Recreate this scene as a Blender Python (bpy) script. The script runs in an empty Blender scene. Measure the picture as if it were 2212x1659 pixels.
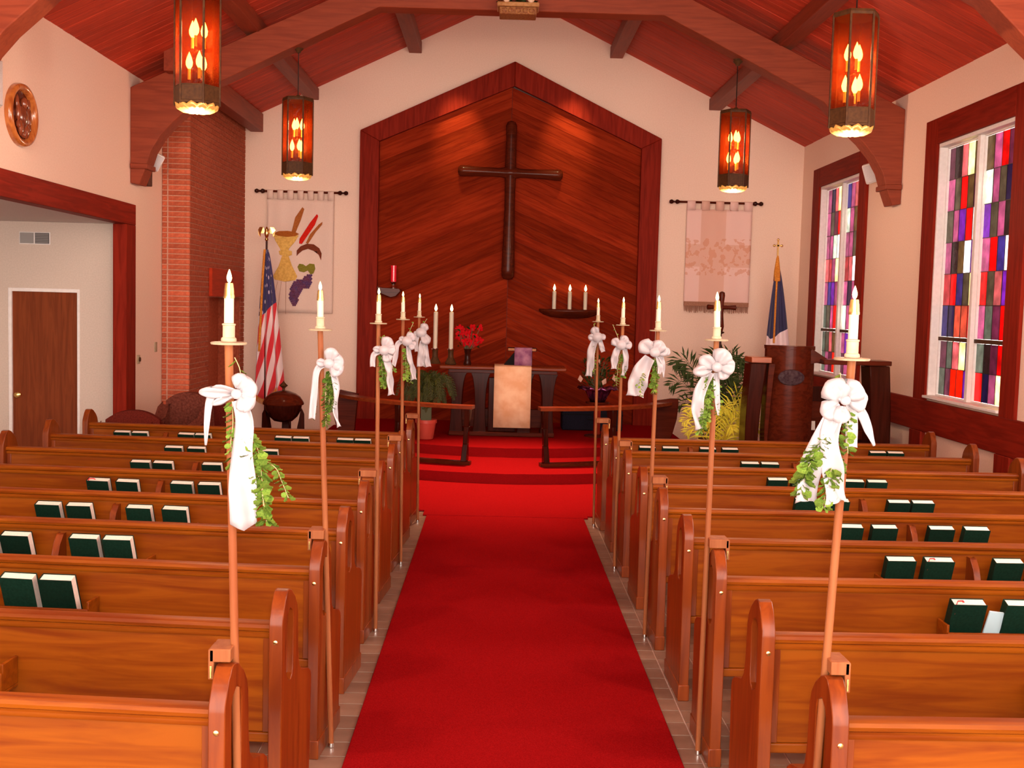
import bpy, math, random
from mathutils import Vector, Matrix, Euler
from mathutils.geometry import tessellate_polygon
random.seed(7)
sc = bpy.context.scene
col = sc.collection
PI = math.pi

# ------------------------------------------------------------------ camera
cam_d = bpy.data.cameras.new('camera')
cam_d.sensor_fit = 'HORIZONTAL'; cam_d.sensor_width = 36.0
cam_d.lens = 36.0 * 2400.0 / 2212.0
cam_d.clip_start = 0.05; cam_d.clip_end = 200
cam = bpy.data.objects.new('camera', cam_d); col.objects.link(cam)
d = Vector((-32.0 / 2400, 171.5 / 2400, -1.0)).normalized()      # world +Y in camera space
up = Vector((math.sin(.025), math.cos(.025), 0)); up = (up - d * up.dot(d)).normalized()
rt = d.cross(up)
rot = Matrix((rt, d, up))                                          # world <- camera (rows)
cam.matrix_world = Matrix.Translation((0, 0, 2.03)) @ rot.to_4x4()
sc.camera = cam

# ------------------------------------------------------------------ view, world
vs = sc.view_settings
sc.display_settings.display_device = 'sRGB'
vs.view_transform = 'Standard'; vs.look = 'None'; vs.gamma = 1.0; vs.use_curve_mapping = False
vs.exposure = 0.55
w = bpy.data.worlds.new('daylight'); sc.world = w; w.use_nodes = True
bg = w.node_tree.nodes['Background']
bg.inputs[0].default_value = (1.0, .87, .78, 1); bg.inputs[1].default_value = 6.0

# ------------------------------------------------------------------ lights
def light(name, kind, loc, energy, color, size=.1, target=None, spot=None, blend=1.0):
    l = bpy.data.lights.new(name, kind); l.energy = energy; l.color = color
    if kind == 'AREA': l.shape = 'SQUARE'; l.size = size
    else: l.shadow_soft_size = size
    if kind == 'SPOT': l.spot_size = spot; l.spot_blend = blend
    o = bpy.data.objects.new(name, l); col.objects.link(o); o.location = loc
    if target is not None:
        o.rotation_euler = (Vector(target) - Vector(loc)).to_track_quat('-Z', 'Y').to_euler()
    return o
light('camera_flash', 'SPOT', (0.06, -.02, 2.13), 150, (1.0, .93, .80), .03, (0.1, 5, 1.3), math.radians(95), .6)
# chancel spotlights tucked up under the ridge behind the roof truss
light('chancel_spot', 'SPOT', (-.80, 15.9, 5.98), 210, (1.0, .80, .40), .06, (-.62, 17, 4.42), math.radians(31), 1)
light('chancel_spot', 'SPOT', (1.20, 15.9, 5.98), 210, (1.0, .80, .40), .06, (.98, 17, 4.42), math.radians(31), 1)
light('step_spot', 'SPOT', (0.2, 13.4, 5.6), 2000, (1.0, .52, .32), .15, (0.15, 12.3, 0), math.radians(58), 1)
for ly in (.1, 4.4):                                                 # the lantern pairs that hang nearer, outside the frame
    for lx in (-2.335, 2.69): light('near_lantern_lamp', 'POINT', (lx, ly, 3.95), 7 if ly < 1 else 120, (1.0, .76, .56), .12)
light('wall_fill', 'SPOT', (-2.9, 13.4, 5.02), 75, (1.0, .74, .58), .15, (-2.8, 17, 2.6), math.radians(100), 1)  # unseen fill pair, added only to brighten the front wall
light('wall_fill', 'SPOT', (3.2, 13.4, 5.02), 75, (1.0, .74, .58), .15, (3.1, 17, 2.6), math.radians(100), 1)

# ------------------------------------------------------------------ mesh helper
class MB:
    def __init__(s): s.v = []; s.f = []; s.uv = None
    def add(s, vs_, fs, M=None):
        o = len(s.v)
        s.v += [tuple(M @ Vector(p)) if M else tuple(p) for p in vs_]
        s.f += [tuple(i + o for i in f) for f in fs]; return s
    def box(s, x0, x1, y0, y1, z0, z1, M=None):
        return s.add([(x0,y0,z0),(x1,y0,z0),(x1,y1,z0),(x0,y1,z0),(x0,y0,z1),(x1,y0,z1),(x1,y1,z1),(x0,y1,z1)],
                     [(0,3,2,1),(4,5,6,7),(0,1,5,4),(1,2,6,5),(2,3,7,6),(3,0,4,7)], M)
    def prism(s, poly, a0, a1, ax='y', holes=(), M=None):
        mp = {'y': lambda p, a: (p[0], a, p[1]), 'x': lambda p, a: (a, p[0], p[1]), 'z': lambda p, a: (p[0], p[1], a)}[ax]
        loops = [list(poly)] + [list(h) for h in holes]
        flat = [p for l in loops for p in l]; n = len(flat)
        tris = tessellate_polygon([[Vector((p[0], p[1], 0)) for p in l] for l in loops])
        ar = 0
        vs_ = [mp(p, a0) for p in flat] + [mp(p, a1) for p in flat]
        fs = []
        for t in tris:
            a, b, c = (flat[i] for i in t)
            cr = (b[0]-a[0])*(c[1]-a[1]) - (b[1]-a[1])*(c[0]-a[0])
            t = tuple(t) if cr > 0 else tuple(reversed(t))
            fs.append(t); fs.append(tuple(i + n for i in reversed(t)))
        o = 0
        for l in loops:
            m = len(l)
            for i in range(m):
                j = (i + 1) % m
                fs.append((o+i, o+j, o+j+n, o+i+n))
            o += m
        return s.add(vs_, fs, M)
    def lathe(s, prof, n=20, c=(0,0,0), M=None, a0=0.0):
        vs_, fs = [], []
        for (r, z) in prof:
            for i in range(n):
                a = a0 + 2*PI*i/n; vs_.append((c[0]+r*math.cos(a), c[1]+r*math.sin(a), c[2]+z))
        for k in range(len(prof)-1):
            for i in range(n):
                j = (i+1) % n; fs.append((k*n+i, k*n+j, (k+1)*n+j, (k+1)*n+i))
        fs.append(tuple(reversed(range(n)))); fs.append(tuple((len(prof)-1)*n+i for i in range(n)))
        return s.add(vs_, fs, M)
    def tube(s, pts, r, n=8, sx=1.0, M=None):
        pts = [Vector(p) for p in pts]; m = len(pts)
        rs = r if isinstance(r, (list, tuple)) else [r]*m
        vs_, fs = [], []; ref = None
        for k in range(m):
            t = (pts[min(k+1, m-1)] - pts[max(k-1, 0)]).normalized()
            if ref is None: ref = Vector((0,1,0)) if abs(t.y) < .9 else Vector((1,0,0))
            u = (ref - t*ref.dot(t)).normalized(); v = t.cross(u); ref = u
            for i in range(n):
                a = 2*PI*i/n; vs_.append(pts[k] + u*(rs[k]*math.cos(a)) + v*(rs[k]*sx*math.sin(a)))
        for k in range(m-1):
            for i in range(n):
                j = (i+1) % n; fs.append((k*n+i, k*n+j, (k+1)*n+j, (k+1)*n+i))
        fs.append(tuple(reversed(range(n)))); fs.append(tuple((m-1)*n+i for i in range(n)))
        return s.add(vs_, fs, M)
    def sph(s, c, r, n=10, sc_=(1,1,1)):
        pr = [(max(1e-4, r*math.sin(PI*k/(n//2+1)))*1.0, -r*math.cos(PI*k/(n//2+1))*sc_[2]) for k in range(n//2+2)]
        M = Matrix.Translation(c) @ Matrix.Diagonal((sc_[0], sc_[1], 1, 1))
        return s.lathe(pr, n, M=M)
    def grid(s, P):                                                 # rows of points -> sheet
        n = len(P[0]); vs_ = [p for r in P for p in r]
        fs = [(k*n+i, k*n+i+1, (k+1)*n+i+1, (k+1)*n+i) for k in range(len(P)-1) for i in range(n-1)]
        return s.add(vs_, fs)
    def mesh(s, name, m, smooth=35):
        me = bpy.data.meshes.new(name); me.from_pydata(s.v, [], s.f); me.validate()
        if m: me.materials.append(m)
        if smooth:
            me.shade_smooth()
            me.set_sharp_from_angle(angle=math.radians(smooth))
        return me
    def ob(s, name, m, parent=None, bevel=0, solid=0, smooth=35, **kw):
        o = bpy.data.objects.new(name, s.mesh(name, m, smooth)); col.objects.link(o)
        if parent: o.parent = parent
        if bevel:
            b = o.modifiers.new('bevel', 'BEVEL'); b.width = bevel; b.segments = 2; b.limit_method = 'ANGLE'; b.angle_limit = math.radians(40)
        if solid:
            b = o.modifiers.new('thick', 'SOLIDIFY'); b.thickness = solid; b.offset = 0
        for k, v in kw.items(): o[k] = v
        return o
def thing(name, label, cat, loc=(0,0,0), rz=0.0, group=None):
    o = bpy.data.objects.new(name, None); col.objects.link(o); o.empty_display_size = .1
    o.location = loc; o.rotation_euler = (0, 0, rz); tag(o, label, cat, group); return o
def tag(o, label, cat, group=None):
    o['label'] = label; o['category'] = cat
    if group: o['group'] = group
    return o
def copy_tree(o, parent=None):
    c = o.copy(); col.objects.link(c)
    if parent: c.parent = parent
    for ch in list(o.children): copy_tree(ch, c)
    return c
def inst(src, parent, M=None, name=None):                          # linked copy of a part
    c = src.copy(); col.objects.link(c); c.parent = parent
    if M is not None: c.matrix_local = M
    return c

# ------------------------------------------------------------------ materials
def bsdf(name, color, rough=.5, metal=0.0, coat=0.0, spec=.5, sheen=0.0, emit=None, es=0.0, trans=0.0, sub=0.0):
    m = bpy.data.materials.new(name); m.use_nodes = True
    b = m.node_tree.nodes['Principled BSDF']
    b.inputs['Base Color'].default_value = (*color, 1); b.inputs['Roughness'].default_value = rough
    b.inputs['Metallic'].default_value = metal; b.inputs['Coat Weight'].default_value = coat
    b.inputs['Coat Roughness'].default_value = .12
    b.inputs['Specular IOR Level'].default_value = spec; b.inputs['Sheen Weight'].default_value = sheen
    b.inputs['Transmission Weight'].default_value = trans
    if emit: b.inputs['Emission Color'].default_value = (*emit, 1); b.inputs['Emission Strength'].default_value = es
    return m, m.node_tree, b
def N(nt, t, **kw):
    n = nt.nodes.new(t)
    for k, v in kw.items():
        if k in n.inputs.keys() if isinstance(k, str) else False: n.inputs[k].default_value = v
        else: setattr(n, k, v)
    return n
def ramp(nt, stops):
    r = nt.nodes.new('ShaderNodeValToRGB'); e = r.color_ramp.elements
    while len(e) < len(stops): e.new(.5)
    for k, (p, c) in enumerate(stops): e[k].position = p; e[k].color = (*c, 1)
    return r
def vary(nt, colsock, amt):                                         # per-object brightness variation
    oi = nt.nodes.new('ShaderNodeObjectInfo')
    mr = N(nt, 'ShaderNodeMapRange'); mr.inputs['To Min'].default_value = 1-amt; mr.inputs['To Max'].default_value = 1+amt
    nt.links.new(oi.outputs['Random'], mr.inputs['Value'])
    mx = nt.nodes.new('ShaderNodeVectorMath'); mx.operation = 'SCALE'
    nt.links.new(colsock, mx.inputs[0]); nt.links.new(mr.outputs[0], mx.inputs['Scale'])
    return mx.outputs[0]
def wood(name, c1, c2, axis='X', rough=.35, coat=.3, grain=1.0, var=.08, spec=.5, roty=0.0):
    m, nt, b = bsdf(name, c1, rough, coat=coat, spec=spec)
    tc = nt.nodes.new('ShaderNodeTexCoord'); mp = nt.nodes.new('ShaderNodeMapping')
    s = [14*grain]*3; s['XYZ'.index(axis)] = 1.1*grain
    mp.inputs['Scale'].default_value = s
    oi = nt.nodes.new('ShaderNodeObjectInfo'); mu = nt.nodes.new('ShaderNodeMath'); mu.operation = 'MULTIPLY'; mu.inputs[1].default_value = 37
    nt.links.new(oi.outputs['Random'], mu.inputs[0]); nt.links.new(mu.outputs[0], mp.inputs['Location'])
    m0 = nt.nodes.new('ShaderNodeMapping'); m0.inputs['Rotation'].default_value = (0, roty, 0)
    nt.links.new(tc.outputs['Object'], m0.inputs[0]); nt.links.new(m0.outputs[0], mp.inputs[0])
    n = N(nt, 'ShaderNodeTexNoise'); n.inputs['Scale'].default_value = 1.6; n.inputs['Detail'].default_value = 7; n.inputs['Distortion'].default_value = .9
    nt.links.new(mp.outputs[0], n.inputs['Vector'])
    r = ramp(nt, [(.33, c2), (.62, c1)]); nt.links.new(n.outputs['Fac'], r.inputs[0])
    nt.links.new(vary(nt, r.outputs[0], var), b.inputs['Base Color'])
    bp = nt.nodes.new('ShaderNodeBump'); bp.inputs['Strength'].default_value = .12; bp.inputs['Distance'].default_value = .004
    nt.links.new(n.outputs['Fac'], bp.inputs['Height']); nt.links.new(bp.outputs[0], b.inputs['Normal'])
    return m
def noisy(name, c1, c2, scale=40, rough=.8, bump=.2, var=0.0, sheen=0.0, det=6, spec=.12, dist=.005):
    m, nt, b = bsdf(name, c1, rough, sheen=sheen, spec=spec)
    tc = nt.nodes.new('ShaderNodeTexCoord')
    n = N(nt, 'ShaderNodeTexNoise'); n.inputs['Scale'].default_value = scale; n.inputs['Detail'].default_value = det
    nt.links.new(tc.outputs['Object'], n.inputs['Vector'])
    r = ramp(nt, [(.35, c2), (.65, c1)]); nt.links.new(n.outputs['Fac'], r.inputs[0])
    nt.links.new(vary(nt, r.outputs[0], var) if var else r.outputs[0], b.inputs['Base Color'])
    if bump:
        bp = nt.nodes.new('ShaderNodeBump'); bp.inputs['Strength'].default_value = bump; bp.inputs['Distance'].default_value = dist
        nt.links.new(n.outputs['Fac'], bp.inputs['Height']); nt.links.new(bp.outputs[0], b.inputs['Normal'])
    return m
M_ = {}
M_['pew_x'] = wood('pew_oak_long', (.235,.056,.0026), (.150,.026,.0015), 'X', .38, .0, spec=.14)
M_['pew_z'] = wood('pew_oak_upright', (.200,.038,.004), (.122,.019,.0024), 'Z', .32, .12, spec=.25)
M_['pole'] = wood('pole_wood', (.30,.105,.038), (.22,.062,.021), 'Z', .45, .0, spec=.12)
M_['trim'] = wood('dark_trim_wood', (.235,.018,.008), (.155,.011,.005), 'Z', .5, .0, spec=.03)
M_['trim_y'] = wood('dark_trim_wood_y', (.235,.018,.008), (.155,.011,.005), 'Y', .5, .0, spec=.03)
M_['deck'] = wood('roof_deck_wood', (.50,.052,.021), (.36,.033,.015), 'X', .6, .0, var=.16, spec=.2)
M_['beam'] = wood('roof_beam_wood', (.26,.048,.019), (.20,.034,.014), 'X', .5, .0, spec=.2)
M_['beam_y'] = wood('roof_purlin_wood', (.27,.045,.018), (.20,.032,.014), 'Y', .5, .0, spec=.2)
for k_, r_ in (('niche_left', .408), ('niche_right', -.408)): M_[k_] = wood(k_+'_plank_wood', (.235,.024,.007), (.150,.013,.0045), 'X', .6, .0, var=.25, spec=.0, roty=r_)
M_['varnish'] = wood('dark_varnished_wood', (.045,.0075,.0035), (.026,.0045,.002), 'Z', .20, .06, spec=.09)
M_['varnish_x'] = wood('dark_varnished_wood_x', (.095,.014,.005), (.055,.008,.003), 'X', .22, .06, spec=.09)
M_['rail'] = wood('polished_rail_wood', (.21,.038,.009), (.14,.022,.006), 'X', .25, .05, spec=.12)
M_['door'] = wood('door_veneer', (.21,.046,.012), (.15,.030,.008), 'Z', .5, .0, spec=.1)
M_['wall'] = noisy('cream_plaster', (.86,.65,.53), (.81,.60,.48), 60, .85, .12)
M_['ceil'] = noisy('white_plaster', (.66,.60,.58), (.60,.54,.52), 60, .9, .1)
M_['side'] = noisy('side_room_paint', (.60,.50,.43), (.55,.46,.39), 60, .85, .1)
M_['white'] = noisy('white_paint', (.80,.76,.74), (.74,.70,.68), 25, .4, .05)
M_['carpet'] = noisy('red_carpet', (.28,.0068,.0085), (.185,.004,.005), 220, .95, .3, sheen=0, spec=.0)
M_['tile'] = noisy('brown_floor_tile', (.25,.165,.118), (.185,.118,.082), 9, .32, .05, var=.14, spec=.5)
M_['grout'] = noisy('pale_grout', (.66,.57,.50), (.54,.46,.40), 60, .9, .2)
M_['brick'] = noisy('red_brick', (.53,.125,.060), (.37,.078,.038), 30, .85, .4, var=.20)
M_['mortar'] = noisy('mortar', (.72,.40,.28), (.60,.32,.22), 60, .95, .3)
M_['brass'] = bsdf('brass', (.80,.55,.20), .25, 1.0)[0]
M_['oldbrass'] = noisy('aged_brass', (.085,.036,.012), (.05,.02,.008), 30, .45, .1); 
M_['silver'] = bsdf('silver', (.75,.72,.70), .2, 1.0)[0]
M_['iron'] = bsdf('dark_iron', (.04,.025,.02), .45, .6)[0]
M_['wax'] = bsdf('candle_wax', (.62,.56,.43), .4, spec=.4)[0]
M_['socket'] = noisy('ivory_socket', (.50,.43,.29), (.42,.35,.23), 30, .45, .1)
M_['plate'] = noisy('drip_plate', (.42,.35,.23), (.33,.27,.17), 30, .35, .1)
M_['flame'] = bsdf('candle_flame', (1,.8,.4), .5, emit=(1.0,.72,.28), es=9)[0]
M_['bulb'] = bsdf('lit_bulb', (1,.85,.5), .5, emit=(1.0,.80,.48), es=48)[0]
M_['bulbglow'] = bsdf('lit_candle_sleeve', (1,.8,.5), .5, emit=(1.0,.55,.15), es=3.0)[0]
def fabric(name, c, rough=.45, sheen=.3, trans=.2):
    m, nt, b = bsdf(name, c, rough, sheen=sheen, spec=.4)
    t = nt.nodes.new('ShaderNodeBsdfTranslucent'); t.inputs[0].default_value = (*c, 1)
    mx = nt.nodes.new('ShaderNodeMixShader'); mx.inputs[0].default_value = trans
    nt.links.new(b.outputs[0], mx.inputs[1]); nt.links.new(t.outputs[0], mx.inputs[2])
    nt.links.new(mx.outputs[0], nt.nodes['Material Output'].inputs[0]); return m
M_['satin'] = fabric('white_satin', (.47,.43,.45), .30, .2, .12)
M_['leaf'] = noisy('green_leaf', (.19,.28,.040), (.085,.165,.022), 12, .45, .0, var=.35, spec=.1)
M_['leafd'] = noisy('dark_green_leaf', (.034,.055,.012), (.016,.028,.006), 12, .5, .0, var=.4, spec=.1)
M_['leafy'] = noisy('yellow_green_leaf', (.62,.55,.04), (.40,.38,.03), 9, .45, .0, var=.3, spec=.1)
M_['leafb'] = noisy('fern_leaf', (.050,.056,.010), (.022,.028,.006), 12, .5, .0, var=.4, spec=.1)
M_['stem'] = bsdf('pale_stem', (.45,.38,.16), .5)[0]
M_['stemd'] = bsdf('dark_stem', (.07,.08,.025), .6)[0]
M_['green'] = noisy('green_book_cloth', (.005,.026,.015), (.003,.017,.010), 90, .55, .1, var=.25)
M_['page'] = noisy('book_pages', (.82,.76,.68), (.74,.68,.60), 120, .7, .1)
M_['red'] = bsdf('red_ribbon', (.65,.01,.02), .4)[0]
M_['black'] = bsdf('matt_black', (.010,.008,.008), .6, spec=.06)[0]
# ================================================================== SETTING
XL, XR, YF, YB, CX = -4.2, 4.6, 17.0, -2.8, .2
EAVE, APEX = 4.53, 6.64
def deck_z(x): return APEX - (APEX - EAVE) * abs(x - CX) / 4.4
def struct(o): o['kind'] = 'structure'; return o
# floor
fl = struct(MB().box(-8.2, XR+.3, YB, YF+.3, -.12, -.006).ob('floor', M_['grout'], smooth=0))
tw, td, gp = .2, .163, .007
cells = []
for i in range(-28, 20):
    for j in range(8, 66):
        x0 = .977 + i*tw; y0 = j*td - .05
        if x0 < XL or x0+tw > XR or y0 > 10.6: continue
        if x0 > -.60 and x0+tw < .86: continue                     # wholly under the runner
        cells.append((x0, y0))
cells.sort(key=lambda c: (c[1] < 2.9 or not (-2.05 < c[0] < 1.95), c[1]*(1 + .25*abs(c[0]-.13))))
t0 = MB().box(-tw/2+gp/2, tw/2-gp/2, -td/2+gp/2, td/2-gp/2, -.006, 0).ob('tile', M_['tile'], fl, bevel=.0015, smooth=0)
rest = MB()
for k, (x0, y0) in enumerate(cells):
    if k < 299:
        o = t0 if k == 0 else inst(t0, fl)
        o.location = (x0+tw/2, y0+td/2, random.uniform(-.0007, .0005))
    else: rest.box(x0+gp/2, x0+tw-gp/2, y0+gp/2, y0+td-gp/2, -.006, 0)
rest.ob('tile_field', M_['tile'], fl, smooth=0, kind='stuff')
# carpets
tag(MB().box(-.625, .880, YB+.2, 10.5, .001, .011).ob('carpet_runner', M_['carpet'], bevel=.004), 'long red carpet runner down the aisle between the pews', 'carpet')
tag(MB().prism([(XL+.02,10.74),(-.66,10.74),(-.66,10.505),(.92,10.505),(.92,10.60),(XR-.02,10.60),(XR-.02,YF-.1),(XL+.02,YF-.1)], .001, .012, 'z').ob('chancel_carpet', M_['carpet'], bevel=.004), 'wide red carpet covering the floor before the altar steps', 'carpet')
# chancel steps : two low curved treads
def arc_poly(R, cy, y1, cxx=.14, hw=2.6):
    p = []
    for k in range(41):
        a = -math.asin(min(1, hw/R)) + 2*math.asin(min(1, hw/R))*k/40
        p.append((cxx + R*math.sin(a), cy - R*math.cos(a)))
    return p + [(cxx+hw, y1), (cxx-hw, y1)]
pf = struct(MB().prism(arc_poly(2.97, 15.4, YF-.02), .012, .125, 'z').ob('chancel_platform', M_['carpet'], bevel=.02))
MB().prism(arc_poly(2.6, 16.38, YF-.02, hw=2.3), .125, .242, 'z').ob('upper_step', M_['carpet'], pf, bevel=.02)
# walls
g = .3
struct(MB().prism([(XL-g, 0), (XR+g, 0), (XR+g, deck_z(XR+g)+.05), (CX, APEX+.045), (XL-g, deck_z(XL-g)+.05)], YF, YF+.25).ob('wall_front', M_['wall'], smooth=0))
W1 = (9.97, 11.73); W2 = (14.24, 16.0); WZ = (1.16, 3.83)
holes = [[(a, WZ[0]), (b, WZ[0]), (b, WZ[1]), (a, WZ[1])] for a, b in (W1, W2, (5.70, 7.46), (1.43, 3.19))]
struct(MB().prism([(YB, 0), (YF, 0), (YF, EAVE+.06), (YB, EAVE+.06)], XR, XR+.25, 'x', holes).ob('wall_right', M_['wall'], smooth=0))
OP = 12.58                                                          # far side of the wide opening in the left wall
struct(MB().prism([(OP+.02, 0), (YF, 0), (YF, EAVE+.06), (YB, EAVE+.06), (YB, 2.83), (OP+.02, 2.83)], XL-.1, XL, 'x').ob('wall_left', M_['wall'], smooth=0))
# side room beyond the opening
struct(MB().prism([(-8.2, 0), (XL-.1, 0), (XL-.1, 2.83), (-8.2, 2.83)], 12.75, 12.9, 'y', [[(-5.55, .012), (-4.76, .012), (-4.76, 2.06), (-5.55, 2.06)]]).ob('wall_side_room', M_['side'], smooth=0))
struct(MB().box(-8.2, -8.0, YB, 12.75, 0, 2.83).ob('wall_side_room_left', M_['side'], smooth=0))
struct(MB().box(-8.2, XL-.1, YB, 12.9, 2.832, 2.95).ob('ceiling_side_room', M_['ceil'], smooth=0))
# trim round the opening
struct(MB().box(XL-.11, XL+.035, YB, 12.9, 2.825, 3.06).ob('trim_1', M_['trim_y'], bevel=.006))
struct(MB().box(XL-.12, XL+.035, OP, 12.9, 0, 2.824).ob('trim_2', M_['trim'], bevel=.006))
# door in the side room
dr = struct(MB().box(-5.52, -4.78, 12.77, 12.81, .012, 2.04).ob('door_1', M_['door'], smooth=0))
dr_f = MB().box(-5.56, -5.52, 12.74, 12.80, 0, 2.08).box(-4.78, -4.75, 12.74, 12.80, 0, 2.08).box(-5.52, -4.78, 12.74, 12.80, 2.04, 2.08).ob('door_frame', M_['white'], dr, bevel=.004)
MB().tube([(-5.455, 12.77, .86), (-5.455, 12.745, .86), (-5.455, 12.735, .86), (-5.455, 12.72, .86), (-5.455, 12.705, .86), (-5.455, 12.70, .86)], [.03, .03, .012, .014, .03, .02], 14).ob('door_knob', M_['brass'], dr)
# air vent
v = thing('air_vent', 'grey two-panel air vent high on side room wall above the door', 'vent', (-5.255, 12.75, 2.645))
MB().box(-.175, .175, -.012, 0, -.07, .07).ob('vent_frame', M_['white'], v, bevel=.004)
M_['grey'] = bsdf('grey_metal', (.30,.28,.27), .5, .3)[0]; M_['dgrey'] = bsdf('vent_dark', (.10,.09,.09), .6)[0]
for k, (xa, xb, mm) in enumerate(((-.165, -.01, 'grey'), (.005, .165, 'dgrey'))):
    q = MB().box(xa, xb, -.016, -.011, -.06, .06).ob('vent_panel', M_[mm], v, smooth=0)
    for j in range(6):
        MB().box(xa+.006, xb-.006, -.024, -.015, -.052+j*.0185, -.045+j*.0185).ob('louvre', M_['grey'], q, smooth=0)
# ------------------------------------------------------------------ roof
ce = struct(MB().prism([(XL-.3, deck_z(XL-.3)+.045), (CX, APEX+.045), (XR+.3, deck_z(XR+.3)+.045), (XR+.3, deck_z(XR+.3)+.12), (CX, APEX+.15), (XL-.3, deck_z(XL-.3)+.12)], YB, YF+.2).ob('ceiling', M_['mortar'], smooth=0))
sl = math.hypot(4.45, APEX - deck_z(CX+4.45)); ang = math.atan2(APEX-EAVE, 4.4)
pk = MB().box(0, sl, -.073, .073, 0, .034).ob('ceiling_plank', M_['deck'], ce, bevel=.006, smooth=0)
nP = int((YF - YB)/.15)
first = True
for k in range(nP):
    y = YF - .075 - k*.15
    for s in (1, -1):
        if y < -2.7: continue
        o = pk if first else inst(pk, ce); first = False
        ry = ang if s > 0 else PI - ang
        o.matrix_local = Matrix.Translation((CX + s*.012, y, APEX - .004 + random.uniform(-.002, .002))) @ Matrix.Rotation(ang if s > 0 else 0, 4, 'Y') if s > 0 else \
            Matrix.Translation((CX - .012, y, APEX - .004 + random.uniform(-.002, .002))) @ Matrix.Rotation(PI, 4, 'Z') @ Matrix.Rotation(ang, 4, 'Y')
for xo in (-3.88, -3.05, -1.52, 1.50, 3.02):
    zt = deck_z(CX+xo) - .012
    struct(MB().box(CX+xo-.095, CX+xo+.095, (12.62 if xo < -3.5 else -2.7), YF, zt-(.24 if xo < -3.5 else .14), zt+.03).ob('roof_purlin', M_['beam_y'], bevel=.008))
def truss(y0):
    h = [(4.4, 3.30), (4.30, 3.285), (4.24, 3.44), (4.17, 3.66), (4.07, 3.83), (3.93, 3.99), (3.74, 4.16), (3.45, 4.435), (2.02, 5.142), (1.61, 5.34)]
    up_ = [(4.4, 4.37), (0, 6.42)]
    poly = [(CX+x, z) for x, z in h] + [(CX-x, z) for x, z in reversed(h)] + [(CX-4.4, 4.37), (CX, 6.42), (CX+4.4, 4.37)]
    hole = [(CX-1.1, 5.72), (CX, 6.18), (CX+1.1, 5.72)]
    t = struct(MB().prism(poly, y0, y0+.27, 'y', [hole]).ob('roof_truss', M_['beam'], bevel=.008))
    return t
for y0 in (12.8, 8.53):
    t = truss(y0)
    for s in (-1, 1):
        xa = CX + s*4.395; xb = CX + s*4.20
        MB().box(min(xa, xb), max(xa, xb), y0-.03, y0+.30, 3.46, 3.52).ob('corbel', M_['beam'], t, bevel=.01)
# ------------------------------------------------------------------ right wall : windows
random.seed(3)
def glass(name, c, bright=0.0):
    m, nt, b = bsdf(name, c, .18, spec=.5)
    tc = nt.nodes.new('ShaderNodeTexCoord')
    n = N(nt, 'ShaderNodeTexNoise'); n.inputs['Scale'].default_value = 9; n.inputs['Detail'].default_value = 3
    nt.links.new(tc.outputs['Object'], n.inputs['Vector'])
    r = ramp(nt, [(.3, tuple(x*.65 for x in c)), (.7, tuple(min(1, x*1.2) for x in c))]); nt.links.new(n.outputs['Fac'], r.inputs[0])
    sw = vary(nt, r.outputs[0], .15)
    nt.links.new(sw, b.inputs['Base Color'])
    t = nt.nodes.new('ShaderNodeBsdfTranslucent'); nt.links.new(sw, t.inputs[0])
    mx = nt.nodes.new('ShaderNodeMixShader'); mx.inputs[0].default_value = .33 + bright*.9
    bp = nt.nodes.new('ShaderNodeBump'); bp.inputs['Strength'].default_value = .35; bp.inputs['Distance'].default_value = .01
    nt.links.new(n.outputs['Fac'], bp.inputs['Height']); nt.links.new(bp.outputs[0], b.inputs['Normal'])
    nt.links.new(b.outputs[0], mx.inputs[1]); nt.links.new(t.outputs[0], mx.inputs[2])
    nt.links.new(mx.outputs[0], nt.nodes['Material Output'].inputs[0]); return m
GL = {k: glass('stained_'+n, c, br) for k, n, c, br in (
    ('m', 'mauve', (.50,.19,.36), .15), ('g', 'grey_green', (.17,.17,.13), .05), ('o', 'olive', (.22,.17,.08), .05), ('k', 'dark', (.045,.028,.035), 0),
    ('r', 'red', (.72,.006,.012), .2), ('p', 'pink', (.66,.27,.30), .15), ('y', 'cream', (.85,.80,.50), .4), ('w', 'mint_white', (.70,.78,.72), .25),
    ('v', 'violet', (.24,.06,.42), .25), ('u', 'purple_plum', (.24,.06,.16), .05), ('b', 'blue', (.10,.09,.36), .15), ('n', 'navy', (.03,.025,.15), .05),
    ('s', 'salmon', (.62,.20,.14), .1), ('h', 'rose', (.52,.07,.11), .1), ('t', 'teal_grey', (.22,.30,.27), .08), ('z', 'bright_white', (.95,.85,.92), .5), ('x', 'orange_red', (.85,.06,.01), .2))}
G1 = [('gkpyo', 'ompkm', 'omrgv'), ]
rows1 = [('ukpyo', 'ompru'[0:1]+'mrum'), ('mgrou', 'wmgnm'), ('gmvrz', 'vgmkp'), ('mkozv', 'mrbzm'), ('hrbgy', 'rgpvm'), ('bnssr', 'mturu'), ('utpyb', 'tkuro'), ('tuxxv', 'rnmyp')]
rows2 = [('mnpyo', 'bmpmg'), ('mgurr', 'wmomg'), ('mmwzb', 'mmgzk'), ('phmyz', 'hpzmb'), ('mbvmu', 'mnmvp'), ('tgmro', 'wmumg'), ('tgpog', 'mvgmu'), ('tmuxr', 'umgvb')]
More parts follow.
